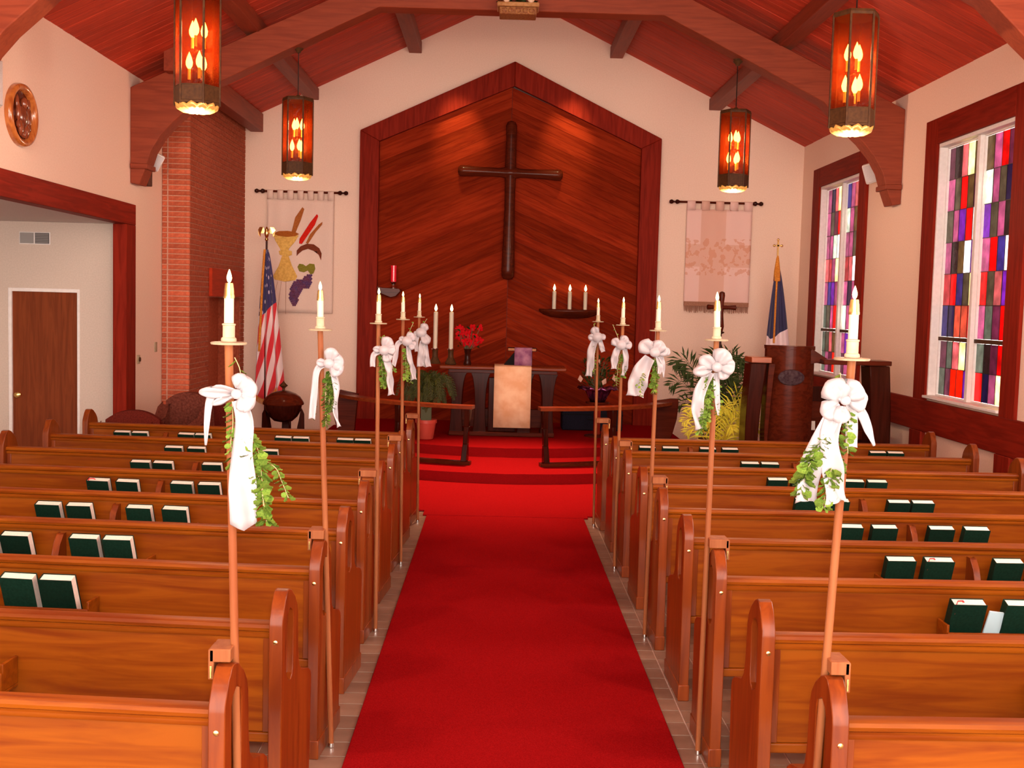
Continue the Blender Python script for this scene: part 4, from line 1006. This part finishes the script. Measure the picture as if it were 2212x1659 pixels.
vz = thing('flower_vase', 'slim dark vase standing on the altar', 'vase', (-.39, AY-.02, zt))
MB().lathe([(.05, 0), (.055, .02), (.04, .06), (.038, .14), (.05, .20), (.055, .215), (.045, .215), (.035, .15), (.0, .14)], 18).ob('vase_body', M_['varnish'], vz)
fw = thing('red_flowers', 'bunch of red poinsettia blooms in the dark altar vase', 'flowers', (-.39, AY-.02, zt+.15))
random.seed(11); stems = MB()
pm = bsdf('red_petal', (.50,.004,.008), .6, spec=.05)[0]; pet = leafmesh(pm, 'petal')
for i in range(17):
    a = random.uniform(0, 2*PI); r = random.uniform(.02, .17); z = random.uniform(.12, .36)
    p = Vector((r*math.cos(a), r*math.sin(a)*.6, z))
    stems.tube([(0, 0, -.06), (p.x*.15, p.y*.15, .03), tuple(p)], .004, 5)
    fl_ = MB()
    for q in range(6):
        b_ = 2*PI*q/6 + a; sz = random.uniform(.045, .07)
        M = Matrix.Translation(p) @ Matrix.Rotation(b_, 4, 'Y') @ Matrix.Rotation(random.uniform(-.5,.2), 4, 'X') @ Matrix.Diagonal((sz*.7, sz, sz, 1))
        fl_.add([(0,0,0), (.35,.12,.30), (.5,.0,.62), (.2,.10,.92), (0,-.03,1.0), (-.2,.10,.92), (-.5,0,.62), (-.35,.12,.30)], [(0,1,2,3,4,5,6,7)], M)
    fl_.ob('bloom', pm, fw, smooth=0)
stems.ob('flower_stems', M_['stemd'], fw)
lf = MB()
for i in range(26):
    a = random.uniform(0, 2*PI); r = random.uniform(.03, .2); sz = .07
    M = Matrix.Translation((r*math.cos(a), r*math.sin(a)*.6, random.uniform(.06, .36))) @ Euler((random.uniform(-1,1), random.uniform(-1.5,1.5), a)).to_matrix().to_4x4() @ Matrix.Diagonal((sz*.5, sz, sz, 1))
    lf.add([(0,0,0), (.5,.0,.5), (0,-.03,1.0), (-.5,0,.5)], [(0,1,2,3)], M)
lf.ob('flower_leaves', M_['leafd'], fw, kind='stuff', smooth=0)
# bible on its stand, turned towards the wall
bs = thing('bible_stand', 'black wedge-shaped bookstand on the altar behind the cloth', 'stand', (.33, AY+.12, zt))
MB().prism([(-.215, 0), (.17, 0), (.17, .195), (-.06, .195)], -.12, .03, 'y').ob('wedge', M_['black'], bs, bevel=.004)
bb = thing('bible', 'thick closed book with orange-brown page edges on the altar bookstand', 'book', (.36, AY+.075, zt+.198))
MB().box(-.20, .20, -.10, .06, .0, .006).box(-.20, .20, -.10, .06, .04, .046).ob('bible_cover', M_['black'], bb, bevel=.002)
MB().box(-.19, .19, -.096, .055, .007, .0395).ob('bible_pages', noisy('tan_pages', (.52,.25,.12), (.42,.18,.08), 80, .7, .1), bb, smooth=0)
o = MB(); o.grid([[(x, y, z) for x in (-.12, 0, .12)] for y, z in ((-.05, .250), (-.105, .248), (-.112, .235), (-.125, .12), (-.14, .004))]); o = o.ob('book_marker', noisy('purple_satin', (.42,.20,.30), (.20,.06,.16), 9, .5, .1), solid=.003, smooth=60)
o.location = (.375, AY+.065, zt); tag(o, 'purple and pink cloth marker hanging from the altar book', 'cloth')
# ================================================================== COMMUNION RAIL
ZS = .125; RC = (.14, 15.4); RR = 2.36
def rp(a, z, R=RR): a = math.radians(a); return (RC[0]+R*math.sin(a), RC[1]-R*math.cos(a), z)
def arcbar(mb, a0, a1, R0, R1, z0, z1, n=22):
    for i in range(n):
        b0, b1_ = a0+(a1-a0)*i/n, a0+(a1-a0)*(i+1)/n
        mb.add([rp(b0,z0,R0), rp(b0,z0,R1), rp(b1_,z0,R1), rp(b1_,z0,R0), rp(b0,z1,R0), rp(b0,z1,R1), rp(b1_,z1,R1), rp(b1_,z1,R0)],
               [(0,1,5,4), (3,7,6,2), (0,4,7,3), (1,2,6,5), (4,5,6,7), (0,3,2,1)])
    return mb
for s, lab in ((-1, 'left'), (1, 'right')):
    c0 = rp(s*32, ZS)
    t = thing('communion_rail', 'curved polished wooden communion rail on the step, %s half' % lab, 'railing', c0)
    inv = Matrix.Translation(c0).inverted()
    def put(mb, name, mat, **kw):
        mb.v = [tuple(inv @ Vector(p)) for p in mb.v]; return mb.ob(name, mat, t, **kw)
    put(arcbar(MB(), s*9.5, s*61, RR-.09, RR+.09, .795, .835), 'hand_rail', M_['rail'], smooth=50)
    put(arcbar(MB(), s*10, s*58, RR-.05, RR+.05, ZS+.002, ZS+.045), 'foot_rail', M_['varnish_x'], smooth=50)
    for a in (11, 33):
        mb = MB(); p0 = Vector(rp(s*(a+.8), ZS+.045)); p1 = Vector(rp(s*a, .795))
        tg = Vector((math.cos(math.radians(s*a)), math.sin(math.radians(s*a)), 0)); nr = Vector((-tg.y, tg.x, 0))
        for f0, f1 in ((0, .33), (.33, .66), (.66, 1)):
            q0, q1 = p0.lerp(p1, f0), p0.lerp(p1, f1); w0 = .045-.012*math.sin(PI*f0); w1 = .045-.012*math.sin(PI*f1)
            V = []
            for q, w_ in ((q0, w0), (q1, w1)):
                for i, j in ((-1,-1), (1,-1), (1,1), (-1,1)): V.append(tuple(q + tg*(w_*i*.8) + nr*(w_*j*1.4)))
            mb.add(V, [(0,3,2,1), (4,5,6,7), (0,1,5,4), (1,2,6,5), (2,3,7,6), (3,0,4,7)])
        put(mb, 'rail_leg', M_['varnish'], bevel=.006)
    # curved end panel
    e0 = rp(s*61, 0); 
    poly = [(-.17, .84), (.06, .88), (.16, .88), (.165, .80), (.15, .62), (.10, .42), (.0, .18), (-.06, .128), (-.12, .128), (-.13, .4)]
    mb = MB().prism([(e0[0] + s*x, z) for x, z in (poly if s > 0 else poly)], e0[1]-.03, e0[1]+.06)
    put(mb, 'end_panel', M_['varnish_x'], bevel=.012)
# ================================================================== PLANTS
random.seed(21)
def frond(mb_st, mb_lf, pts, n, ln, wd_, rnd, droop=.5):
    P = smoothpath(pts, 20); mb_st.tube(P, [.006*(1-.8*i/20) for i in range(21)], 5)
    for i in range(n):
        f = (.12 + .88*i/(n-1))*20; j = min(int(f), 19); p = P[j].lerp(P[j+1], f-j); td = (P[j+1]-P[j]).normalized()
        up_ = Vector((0, -1, .3)); sd = td.cross(up_).normalized()
        L = ln*(math.sin(PI*(.15+.8*i/(n-1)))**.7)
        for s in (-1, 1):
            dv = (sd*s*.8 + td*.75 + Vector((rnd.uniform(-.12,.12), rnd.uniform(-.2,.2), -droop*.3))).normalized()
            a = p; tip = p + dv*L + Vector((0, 0, -droop*L*.3)); mid = p + dv*L*.5
            wv = dv.cross(up_).normalized()*wd_
            mb_lf.add([a, mid+wv, tip, mid-wv], [(0,1,2,3)])
def pot(t, r0, r1, h, mat):
    MB().lathe([(r0*.95, 0), (r0, .01), (r1*.97, h*.82), (r1*1.07, h*.83), (r1*1.07, h), (r1*.93, h), (r1*.9, h*.9), (0, h*.88)], 24).ob('pot', mat, t)
# fern in a red pot, left of the altar
fe = thing('potted_fern', 'bushy dark fern in a red pot, left of the altar', 'plant', (-.90, 14.6, ZP))
pot(fe, .10, .135, .255, bsdf('red_pot', (.55,.07,.045), .4)[0])
MB().box(-.07, .07, -.02, .02, .24, .46).ob('fern_support', M_['stemd'], fe)
st = MB(); lv = MB()
for i in range(80):
    a = random.uniform(0, 2*PI); r = random.uniform(.10, .40); h = random.uniform(.25, .62)
    frond(st, lv, [(0, 0, .30), (r*.35*math.cos(a), r*.35*math.sin(a), .42+h*.55), (r*.8*math.cos(a), r*.8*math.sin(a), .40+h*.75), (r*1.05*math.cos(a), r*1.05*math.sin(a), .34+h*.45)], 20, .07, .008, random)
st.ob('fern_stems', M_['stemd'], fe); lv.ob('fern_fronds', M_['leafb'], fe, kind='stuff', smooth=0)
# foil-wrapped plant on a stand, right
ps = thing('plant_stand', 'dark wooden plant stand behind the right communion rail', 'stand', (1.42, 15.3, ZP))
MB().box(-.045, .045, -.045, .045, .03, .46).ob('stand_post', M_['trim'], ps, bevel=.006)
MB().lathe([(.16, .46), (.165, .47), (.165, .485), (.0, .486)], 20).ob('stand_top', M_['varnish_x'], ps)
MB().lathe([(.17, 0), (.17, .02), (.06, .03), (.0, .03)], 20).ob('stand_foot', M_['varnish_x'], ps)
pp = thing('foil_plant', 'leafy dark plant in shiny purple foil pot on the stand', 'plant', (1.42, 15.3, ZP+.488))
foil = noisy('purple_foil', (.20,.05,.13), (.08,.015,.06), 25, .12, .8, spec=.8); foil.node_tree.nodes['Principled BSDF'].inputs['Metallic'].default_value = .8
n = 40; P = []
for r, z in ((.10, 0), (.13, .06), (.15, .13), (.17, .18), (.25, .20), (.27, .17)):
    P.append([((r+(.02*math.sin(i*2.4) if z > .1 else .005*math.sin(i*3)))*math.cos(2*PI*i/n), (r+(.02*math.sin(i*2.4) if z > .1 else .005*math.sin(i*3)))*math.sin(2*PI*i/n), z+.015*math.sin(i*1.7)*(z/.2)) for i in range(n+1)])
fo = MB(); fo.grid(P); fo.ob('foil_wrap', foil, pp, solid=.002, smooth=20)
MB().lathe([(.13, .12), (.13, .14), (0, .15)], 16).ob('pot_soil', M_['stemd'], pp)
lv = MB(); st = MB()
for i in range(190):
    a = random.uniform(0, 2*PI); r = .23*math.sqrt(random.random()); z = .18+random.random()*.44
    sz = random.uniform(.05, .10); M = Matrix.Translation((r*math.cos(a), r*math.sin(a), z)) @ Euler((random.uniform(.2,1.6), 0, a+PI/2)).to_matrix().to_4x4() @ Matrix.Diagonal((sz*.6, sz, sz, 1))
    lv.add([(0,0,0), (.4,.08,.4), (0,-.05,1.0), (-.4,.08,.4)], [(0,1,2,3)], M)
    if i % 6 == 0: st.tube([(0,0,.13), (r*.6*math.cos(a), r*.6*math.sin(a), z)], .004, 5)
st.ob('plant_stems', M_['stemd'], pp); lv.ob('plant_leaves', M_['leafd'], pp, kind='stuff', smooth=0)
wl = MB(); pk_ = bsdf('pale_bract', (.62,.40,.30), .6)[0]
for k, (x, z) in enumerate(((-.25,.27), (.22,.29), (.05,.24), (-.05,.5))):
    M = Matrix.Translation((x, -.16, z)) @ Euler((.2, random.uniform(-1,1), 0)).to_matrix().to_4x4() @ Matrix.Diagonal((.09, .1, .11, 1))
    wl.add([(0,0,0), (.4,.08,.4), (0,-.05,1.0), (-.4,.08,.4)], [(0,1,2,3)], M)
wl.ob('pale_bracts', pk_, pp, smooth=0)
# palms, right
def palm(label, loc, n, spec, lm, potm, nm):
    t = thing(nm, label, 'plant', loc); pot(t, .11, .15, .24, potm)
    st = MB(); lv = MB()
    for (dx, dy, h, ln, k) in spec:
        frond(st, lv, [(0, 0, .2), (dx*.25, dy*.25, h*.62), (dx*.7, dy*.7, h*.97), (dx, dy, h*.92)], k, ln, .013 if lm != 'leafy' else .008, random, .6)
    st.ob('palm_stems', M_['stemd'] if lm != 'leafy' else M_['leafy'], t); lv.ob('palm_leaves', M_[lm], t, kind='stuff', smooth=0)
bp_ = bsdf('brown_pot', (.12,.04,.02), .5)[0]
palm('tall dark green palm by the front wall, right of niche', (3.02, 15.4, .012), 0,
     [(.02,-.1,1.42,.30,22), (.34,.05,1.42,.28,22), (-.55,.0,1.36,.26,18), (-.60,-.1,1.05,.26,18), (.50,-.1,1.2,.28,20), (.2,.2,1.3,.26,18), (-.3,.1,1.15,.24,16), (.35,-.2,1.0,.26,18), (-.15,-.2,1.1,.22,16), (.55,.1,.95,.24,16), (.1,.1,.9,.2,16), (-.45,.05,.75,.22,14), (.42,.0,1.35,.26,18), (.28,-.1,1.12,.24,18), (.05,.15,1.15,.24,18), (.6,-.1,1.1,.22,16), (.16,.1,1.40,.3,24), (-.42,.1,1.3,.28,20), (.30,.1,1.3,.28,22), (.45,-.2,.85,.26,18), (-.2,-.1,.9,.24,18), (.2,-.2,.8,.24,18), (.1,.0,1.2,.26,20), (.48,.1,1.36,.26,20)], 'leafd', bp_, 'palm')
palm('low yellow-green palm in front of the tall dark palm', (2.52, 12.35, .012), 0,
     [(.02,-.1,.98,.20,20), (.26,-.05,1.12,.22,22), (.36,.0,.98,.22,22), (-.36,.0,.96,.18,18), (-.38,-.1,.72,.18,18), (.2,-.2,.86,.20,20), (.42,-.1,.78,.22,20), (-.15,-.2,.8,.18,18), (.1,-.25,.78,.2,18), (.0,.1,.9,.18,18), (-.42,-.05,.84,.16,16), (.3,.1,.95,.2,18), (.15,-.1,.95,.2,18), (.33,-.15,.9,.2,20)], 'leafy', bp_, 'palm')
# ================================================================== PROCESSIONAL CROSS
pc = thing('processional_cross', 'slim dark processional cross on tall pole, before the right banner', 'cross', (3.03, 15.0, .012))
MB().lathe([(.17, 0), (.17, .02), (.04, .06), (.02, .1), (0, .1)], 20).ob('cross_base', M_['varnish'], pc)
MB().tube([(0,0,.08), (0,0,1.72)], .016, 10).ob('cross_pole', M_['varnish'], pc)
MB().lathe([(.017, 1.70), (.05, 1.715), (.05, 1.728), (.02, 1.74), (.02, 1.76), (0, 1.76)], 14).ob('cross_collar', M_['varnish'], pc)
MB().tube([(0,0,1.74), (0,0,1.8), (0,0,1.95), (0,0,2.12), (0,0,2.22), (0,0,2.26), (0,0,2.275)], [.03, .042, .028, .03, .042, .036, .01], 12).ob('cross_upright', M_['varnish_x'], pc)
MB().tube([(-.20,0,2.06), (-.19,0,2.06), (-.1,0,2.06), (0,0,2.06), (.1,0,2.06), (.19,0,2.06), (.20,0,2.06)], [.02, .036, .026, .03, .026, .036, .02], 12).ob('cross_arm', M_['varnish_x'], pc)
# ================================================================== FONT
fo = thing('baptismal_font', 'dark round baptismal font with domed lid and pointed finial', 'font', (-2.76, 14.5, .013))
MB().lathe([(.05, .415), (.12, .43), (.185, .49), (.228, .57), (.24, .63), (.24, .645), (.0, .645)], 32).ob('bowl', M_['varnish'], fo)
ld = MB().lathe([(.262, .645), (.268, .66), (.255, .69), (.22, .745), (.16, .79), (.08, .82), (.04, .828), (.0, .83)], 32).ob('domed_lid', M_['varnish_x'], fo)
MB().lathe([(.022, .826), (.016, .842), (.018, .858), (.032, .872), (.058, .892), (.032, .915), (.012, .938), (.001, .955)], 6).ob('finial', M_['oldbrass'], ld)
for a, k in ((10, 1), (170, 1), (90, 1)):
    M = Matrix.Rotation(math.radians(a), 4, 'Z')
    MB().prism([(.16, .03), (.26, .03), (.275, .30), (.27, .52), (.235, .58), (.222, .54), (.205, .47), (.19, .36), (.16, .2)], -.045, .045, 'y', M=M).ob('leg', M_['varnish'], fo, bevel=.008)
MB().lathe([(.26, 0), (.26, .03), (.0, .03)], 24).ob('font_plinth', M_['varnish_x'], fo, bevel=.004)
# ================================================================== WING CHAIRS
M_['uph'] = noisy('dark_red_upholstery', (.15,.020,.012), (.09,.012,.008), 70, .9, .2, spec=.05)
M_['uphs'] = noisy('striped_upholstery', (.18,.050,.032), (.10,.024,.016), 40, .9, .2, spec=.05)
def chair(label, x, y, rz, w_, h, mt):
    t = thing('wing_chair', label, 'armchair', (x, y, .013), rz)
    hw = w_/2; pts = [(-hw, .3)] + [(-hw + w_*i/12, h - .10*(abs(2*i/12-1)**2.2) ) for i in range(13)] + [(hw, .3)]
    MB().prism(pts, .20, .32, 'y').ob('backrest', M_[mt], t, bevel=.03, smooth=60)
    MB().box(-hw+.05, hw-.05, -.30, .20, .30, .46).ob('seat_cushion', M_[mt], t, bevel=.03)
    for s in (-1, 1):
        MB().prism([(-.32, .14), (.22, .14), (.22, h-.14), (.10, h-.18), (.02, .66), (-.28, .60), (-.33, .55)], s*hw-.05, s*hw+.05, 'x').ob('wing_arm', M_[mt], t, bevel=.03, smooth=60)
        for yy in (-.27, .26): MB().tube([(s*(hw-.06), yy, 0), (s*(hw-.06), yy, .30)], [.018, .028], 8).ob('leg', M_['varnish'], t)
chair('dark red wing chair near the left wall, rounded back', -3.86, 11.75, .15, .56, .78, 'uph')
chair('striped brown wing chair in front of the brick pier', -3.52, 12.45, -.1, .50, .93, 'uphs')
MB_side = thing('side_settee', 'dark red settee back between the two wing chairs', 'settee', (-3.30, 13.25, .013))
MB().prism([(-.36, .3), (-.36, .80), (0, .86), (.36, .80), (.36, .3)], .1, .2).ob('backrest', M_['uph'], MB_side, bevel=.03)
MB().box(-.36, .36, -.25, .10, .2, .42).ob('seat_cushion', M_['uph'], MB_side, bevel=.03)
for xx in (-.32, .32):
    for yy in (-.2, .15): MB().tube([(xx, yy, 0), (xx, yy, .30)], .02, 8).ob('leg', M_['varnish'], MB_side)
# ================================================================== PULPIT AND ORGAN
pu = thing('pulpit', 'tall dark pulpit with curved front and two bowed side posts', 'pulpit', (3.17, 11.9, .0135))
n = 16
fr_ = [(-.255 + .51*i/n, -.16*math.sin(PI*i/n)) for i in range(n+1)]
MB().prism([(x, y) for x, y in fr_] + [(.255, .10), (-.255, .10)], .0, 1.62, 'z').ob('curved_front', M_['varnish_x'], pu, bevel=.006, smooth=50)
MB().prism([(x*1.02, y*1.04) for x, y in fr_] + [(.26, .12), (-.26, .12)], 1.62, 1.655, 'z').ob('pulpit_top', M_['varnish_x'], pu, bevel=.008)
MB().prism([(.20, 1.64), (.38, 1.53), (.38, 1.50), (.20, 1.47)], -.05, .30, 'y').ob('book_rest', M_['varnish_x'], pu, bevel=.005)
em = noisy('carved_emblem', (.07,.045,.05), (.035,.015,.02), 40, .7, .6, spec=.1)
M = Matrix.Translation((-.03, -.166, 1.325)) @ Matrix.Rotation(PI/2, 4, 'X') @ Matrix.Diagonal((1.35, .8, 1, 1))
MB().lathe([(.105, 0), (.10, .012), (.075, .020), (.0, .024)], 28, M=M).ob('carved_emblem', em, pu)
def stave(mb, x, w_, bow_, y0, y1):
    L, R = [], []
    for i in range(13):
        f = i/12; z = 1.47*f; b_ = bow_*math.sin(PI*f**.85)
        L.append((x + b_ - w_/2 + .02*(1-f), z)); R.append((x + b_ + w_/2 - .035*(1-f)*(1 if bow_ < 0 else -0.0), z))
    return mb.prism(L[::1] + R[::-1], y0, y1, 'y')
stave(MB(), -.385, .17, -.045, -.20, .10).ob('side_post', M_['varnish'], pu, bevel=.012, smooth=60)
stave(MB(), -.235, .07, -.03, -.16, .05).ob('side_rib', M_['varnish_x'], pu, bevel=.01, smooth=60)
MB().box(-.47, -.255, -.22, .12, 1.475, 1.535).ob('post_cap', wood('orange_cap', (.40,.10,.03), (.28,.06,.02), 'X', .3, .5), pu, bevel=.006)
stave(MB(), .90, .22, .04, -.20, .10).ob('side_post', M_['varnish'], pu, bevel=.012, smooth=60)
MB().box(.30, 1.02, -.22, .12, 1.475, 1.525).ob('reading_shelf', M_['varnish_x'], pu, bevel=.008)
og = thing('organ', 'dark wooden organ console behind the pulpit shelf', 'organ', (3.86, 12.45, .0135))
MB().box(-.55, .45, -.0, .35, 0, 1.02).ob('organ_case', M_['varnish_x'], og, bevel=.01)
MB().box(-.50, .40, -.22, .0, .62, .72).ob('key_desk', M_['varnish_x'], og, bevel=.01)
MB().prism([(-.50, 1.02), (.40, 1.02), (.40, 1.16), (.33, 1.18), (-.43, 1.18), (-.50, 1.16)], .05, .12).ob('music_desk', M_['varnish'], og, bevel=.008)
o = MB().box(-.055, .055, -.002, .002, 0, .10).ob('sheet_paper', M_['page'], smooth=0); o.location = (3.50, 12.20, .735); o.rotation_euler = (-.12, 0, 0)
tag(o, 'small white sheet standing on the organ key desk', 'paper')
# ================================================================== BOX
o = thing('case', 'long dark navy box on the floor behind the right communion rail', 'box', (1.42, 16.2, ZP))
nv = noisy('navy_cloth', (.014,.012,.024), (.008,.007,.014), 60, .8, .2)
MB().box(-.44, .44, -.2, .2, 0, .30).ob('case_body', nv, o, bevel=.02)
MB().box(-.445, .445, -.205, .205, .225, .24).ob('case_seam', M_['black'], o, bevel=.002)
MB().tube([(-.07, -.2, .17), (-.07, -.225, .165), (.07, -.225, .165), (.07, -.2, .17)], .008, 6).ob('case_handle', M_['black'], o)
# ================================================================== WALL FITTINGS
sp = thing('speaker', 'small white loudspeaker tilted below the left truss bracket', 'speaker', (-4.05, 13.25, 3.60), .5)
sp.rotation_euler = (.25, .45, .35)
M_['gri'] = noisy('pale_grille', (.62,.58,.60), (.50,.47,.49), 120, .7, .2)
MB().box(-.075, .075, -.05, .05, -.10, .10).ob('speaker_case', M_['white'], sp, bevel=.02)
MB().box(-.066, .066, -.058, -.045, -.09, .09).ob('speaker_grille', M_['gri'], sp, bevel=.01)
MB().tube([(-.02, .05, 0), (-.10, .10, .02), (-.17, .10, .03)], .012, 6).ob('speaker_arm', M_['grey'], sp)
o = MB().box(-.05, .05, -.07, .07, -.09, .09).ob('junction_box', noisy('brown_box', (.14,.06,.04), (.09,.04,.03), 30), bevel=.008); o.location = (XL+.052, 13.22, 3.40)
tag(o, 'brown wall box under the small white loudspeaker, left wall', 'box')
sp2 = thing('speaker', 'small white loudspeaker half hidden by the right truss bracket', 'speaker', (4.47, 13.50, 3.73)); sp2.rotation_euler = (.25, -.25, -.5)
MB().box(-.08, .08, -.05, .05, -.12, .12).ob('speaker_case', M_['white'], sp2, bevel=.02)
MB().box(-.07, .07, -.058, -.045, -.105, .105).ob('speaker_grille', M_['gri'], sp2, bevel=.01)
MB().tube([(.02, .05, 0), (.06, .10, .02), (.10, .14, .03)], .012, 6).ob('speaker_arm', M_['grey'], sp2)
sp3 = thing('speaker', 'white loudspeaker on the left wall beside the oval plaque, cut by frame', 'speaker', (XL+.09, 9.0, 3.70)); sp3.rotation_euler = (0, 0, PI/2)
MB().box(-.17, .17, -.08, .085, -.20, .20).ob('speaker_case', M_['white'], sp3, bevel=.03)
MB().box(-.15, .15, -.09, -.07, -.18, .18).ob('speaker_grille', M_['gri'], sp3, bevel=.01)
# oval plaque
pl = thing('oval_plaque', 'oval carved wooden relief plaque high on the left wall', 'plaque', (XL+.001, 9.86, 3.565))
R90 = Matrix.Rotation(PI/2, 4, 'Y')
M = R90 @ Matrix.Diagonal((.272, .292, 1, 1))
rimm = wood('plaque_rim', (.50,.16,.035), (.30,.07,.015), 'Z', .22, .7)
MB().lathe([(.99, .0), (1.0, .03), (.97, .055), (.88, .062), (.80, .05), (.76, .03), (.74, .02), (.74, .0)], 40, M=M).ob('plaque_rim', rimm, pl, smooth=60)
MB().lathe([(.76, .0), (.76, .018), (.5, .024), (.0, .026)], 36, M=M).ob('plaque_field', M_['varnish_x'], pl, smooth=60)
cv = wood('plaque_carving', (.26,.060,.022), (.13,.028,.012), 'Z', .2, .8)
MB().sph((.045, .0, .10), .048, 12, (.7, .8, 1.1)).ob('carved_head', cv, pl)
MB().sph((.040, .0, -.01), .10, 12, (.35, .8, 1.0)).ob('carved_torso', cv, pl)
for yy, zz, rr, sy, sz in ((-.10, .02, .05, .6, 1.7), (.11, -.02, .05, .6, 1.6), (-.05, -.11, .05, .8, 1.5), (.06, -.12, .055, .9, 1.4), (.0, -.16, .04, 1.2, .9), (-.12, .10, .035, .7, 1.8), (.12, .10, .03, .7, 1.8), (-.10,-.09,.035,1,1), (.12,-.10,.035,1,1)):
    MB().sph((.036, yy, zz), rr, 10, (.5, sy, sz)).ob('carved_form', cv, pl)
# small plates and thermostat
o = MB().box(-.035, .035, -.012, 0, -.055, .055).ob('outlet_plate', M_['plate'], bevel=.003); o.location = (-3.41, YF-.002, 1.265); tag(o, 'small beige wall plate on front wall beside the striped flag', 'wall plate')
th = thing('thermostat', 'small round beige thermostat on left wall beside the brick pier', 'thermostat', (XL+.001, 13.08, 1.28))
MB().box(0, .02, -.035, .035, -.05, .05).ob('thermostat_case', M_['plate'], th, bevel=.004)
MB().lathe([(.028, 0), (.026, .012), (0, .013)], 16, M=Matrix.Translation((.02, 0, .0)) @ R90).ob('thermostat_dial', M_['oldbrass'], th)
o = MB().box(0, .012, -.04, .04, -.06, .06).ob('switch_plate', M_['plate'], bevel=.003); o.location = (XL+.002, 13.75, 1.40); tag(o, 'light switch plate on the left wall right by the brick pier', 'switch')
# ornate box on the truss collar
ob_ = thing('ornate_box', 'gilt carved box with greenery on the centre of the truss', 'box', (.15, 12.62, 5.235))
gilt = noisy('gilt_wood', (.34,.15,.05), (.20,.06,.025), 40, .45, .5)
MB().box(-.205, .205, -.10, .17, 0, .08).ob('box_body', gilt, ob_, bevel=.01)
MB().box(-.232, .232, -.125, .17, .08, .128).ob('box_rim', noisy('worn_gilt', (.48,.25,.10), (.34,.15,.05), 30, .45, .4), ob_, bevel=.012)
for x in (-.15, -.08, 0, .08, .15): MB().sph((x, -.10, .04), .030, 10, (1.1, .5, .9)).ob('carved_boss', gilt, ob_)
gl = thing('box_greenery', 'dark foliage lying in the gilt truss box', 'greenery', (.15, 12.62, 5.37))
lv = MB()
for i in range(150):
    sz = .06; M = Matrix.Translation((random.uniform(-.2,.2), random.uniform(-.10,.12), random.uniform(.0,.16))) @ Euler((random.uniform(-2,2), random.uniform(-2,2), random.uniform(0,6))).to_matrix().to_4x4() @ Matrix.Diagonal((sz*.5, sz, sz, 1))
    lv.add([(0,0,0), (.5,.0,.5), (0,-.03,1.0), (-.5,0,.5)], [(0,1,2,3)], M)
lv.ob('foliage', M_['leafd'], gl, kind='stuff', smooth=0)
pb = bsdf('pale_ball', (.75,.55,.40), .25)[0]
for x, lb in ((-.13, 'left'), (.14, 'right')):
    o = MB().sph((0,0,0), .042, 14).ob('bauble', pb, smooth=60); o.location = (.15+x, 12.50, 5.395); tag(o, 'shiny pale bauble in the gilt truss box, %s one' % lb, 'ornament', 'baubles in the truss box')
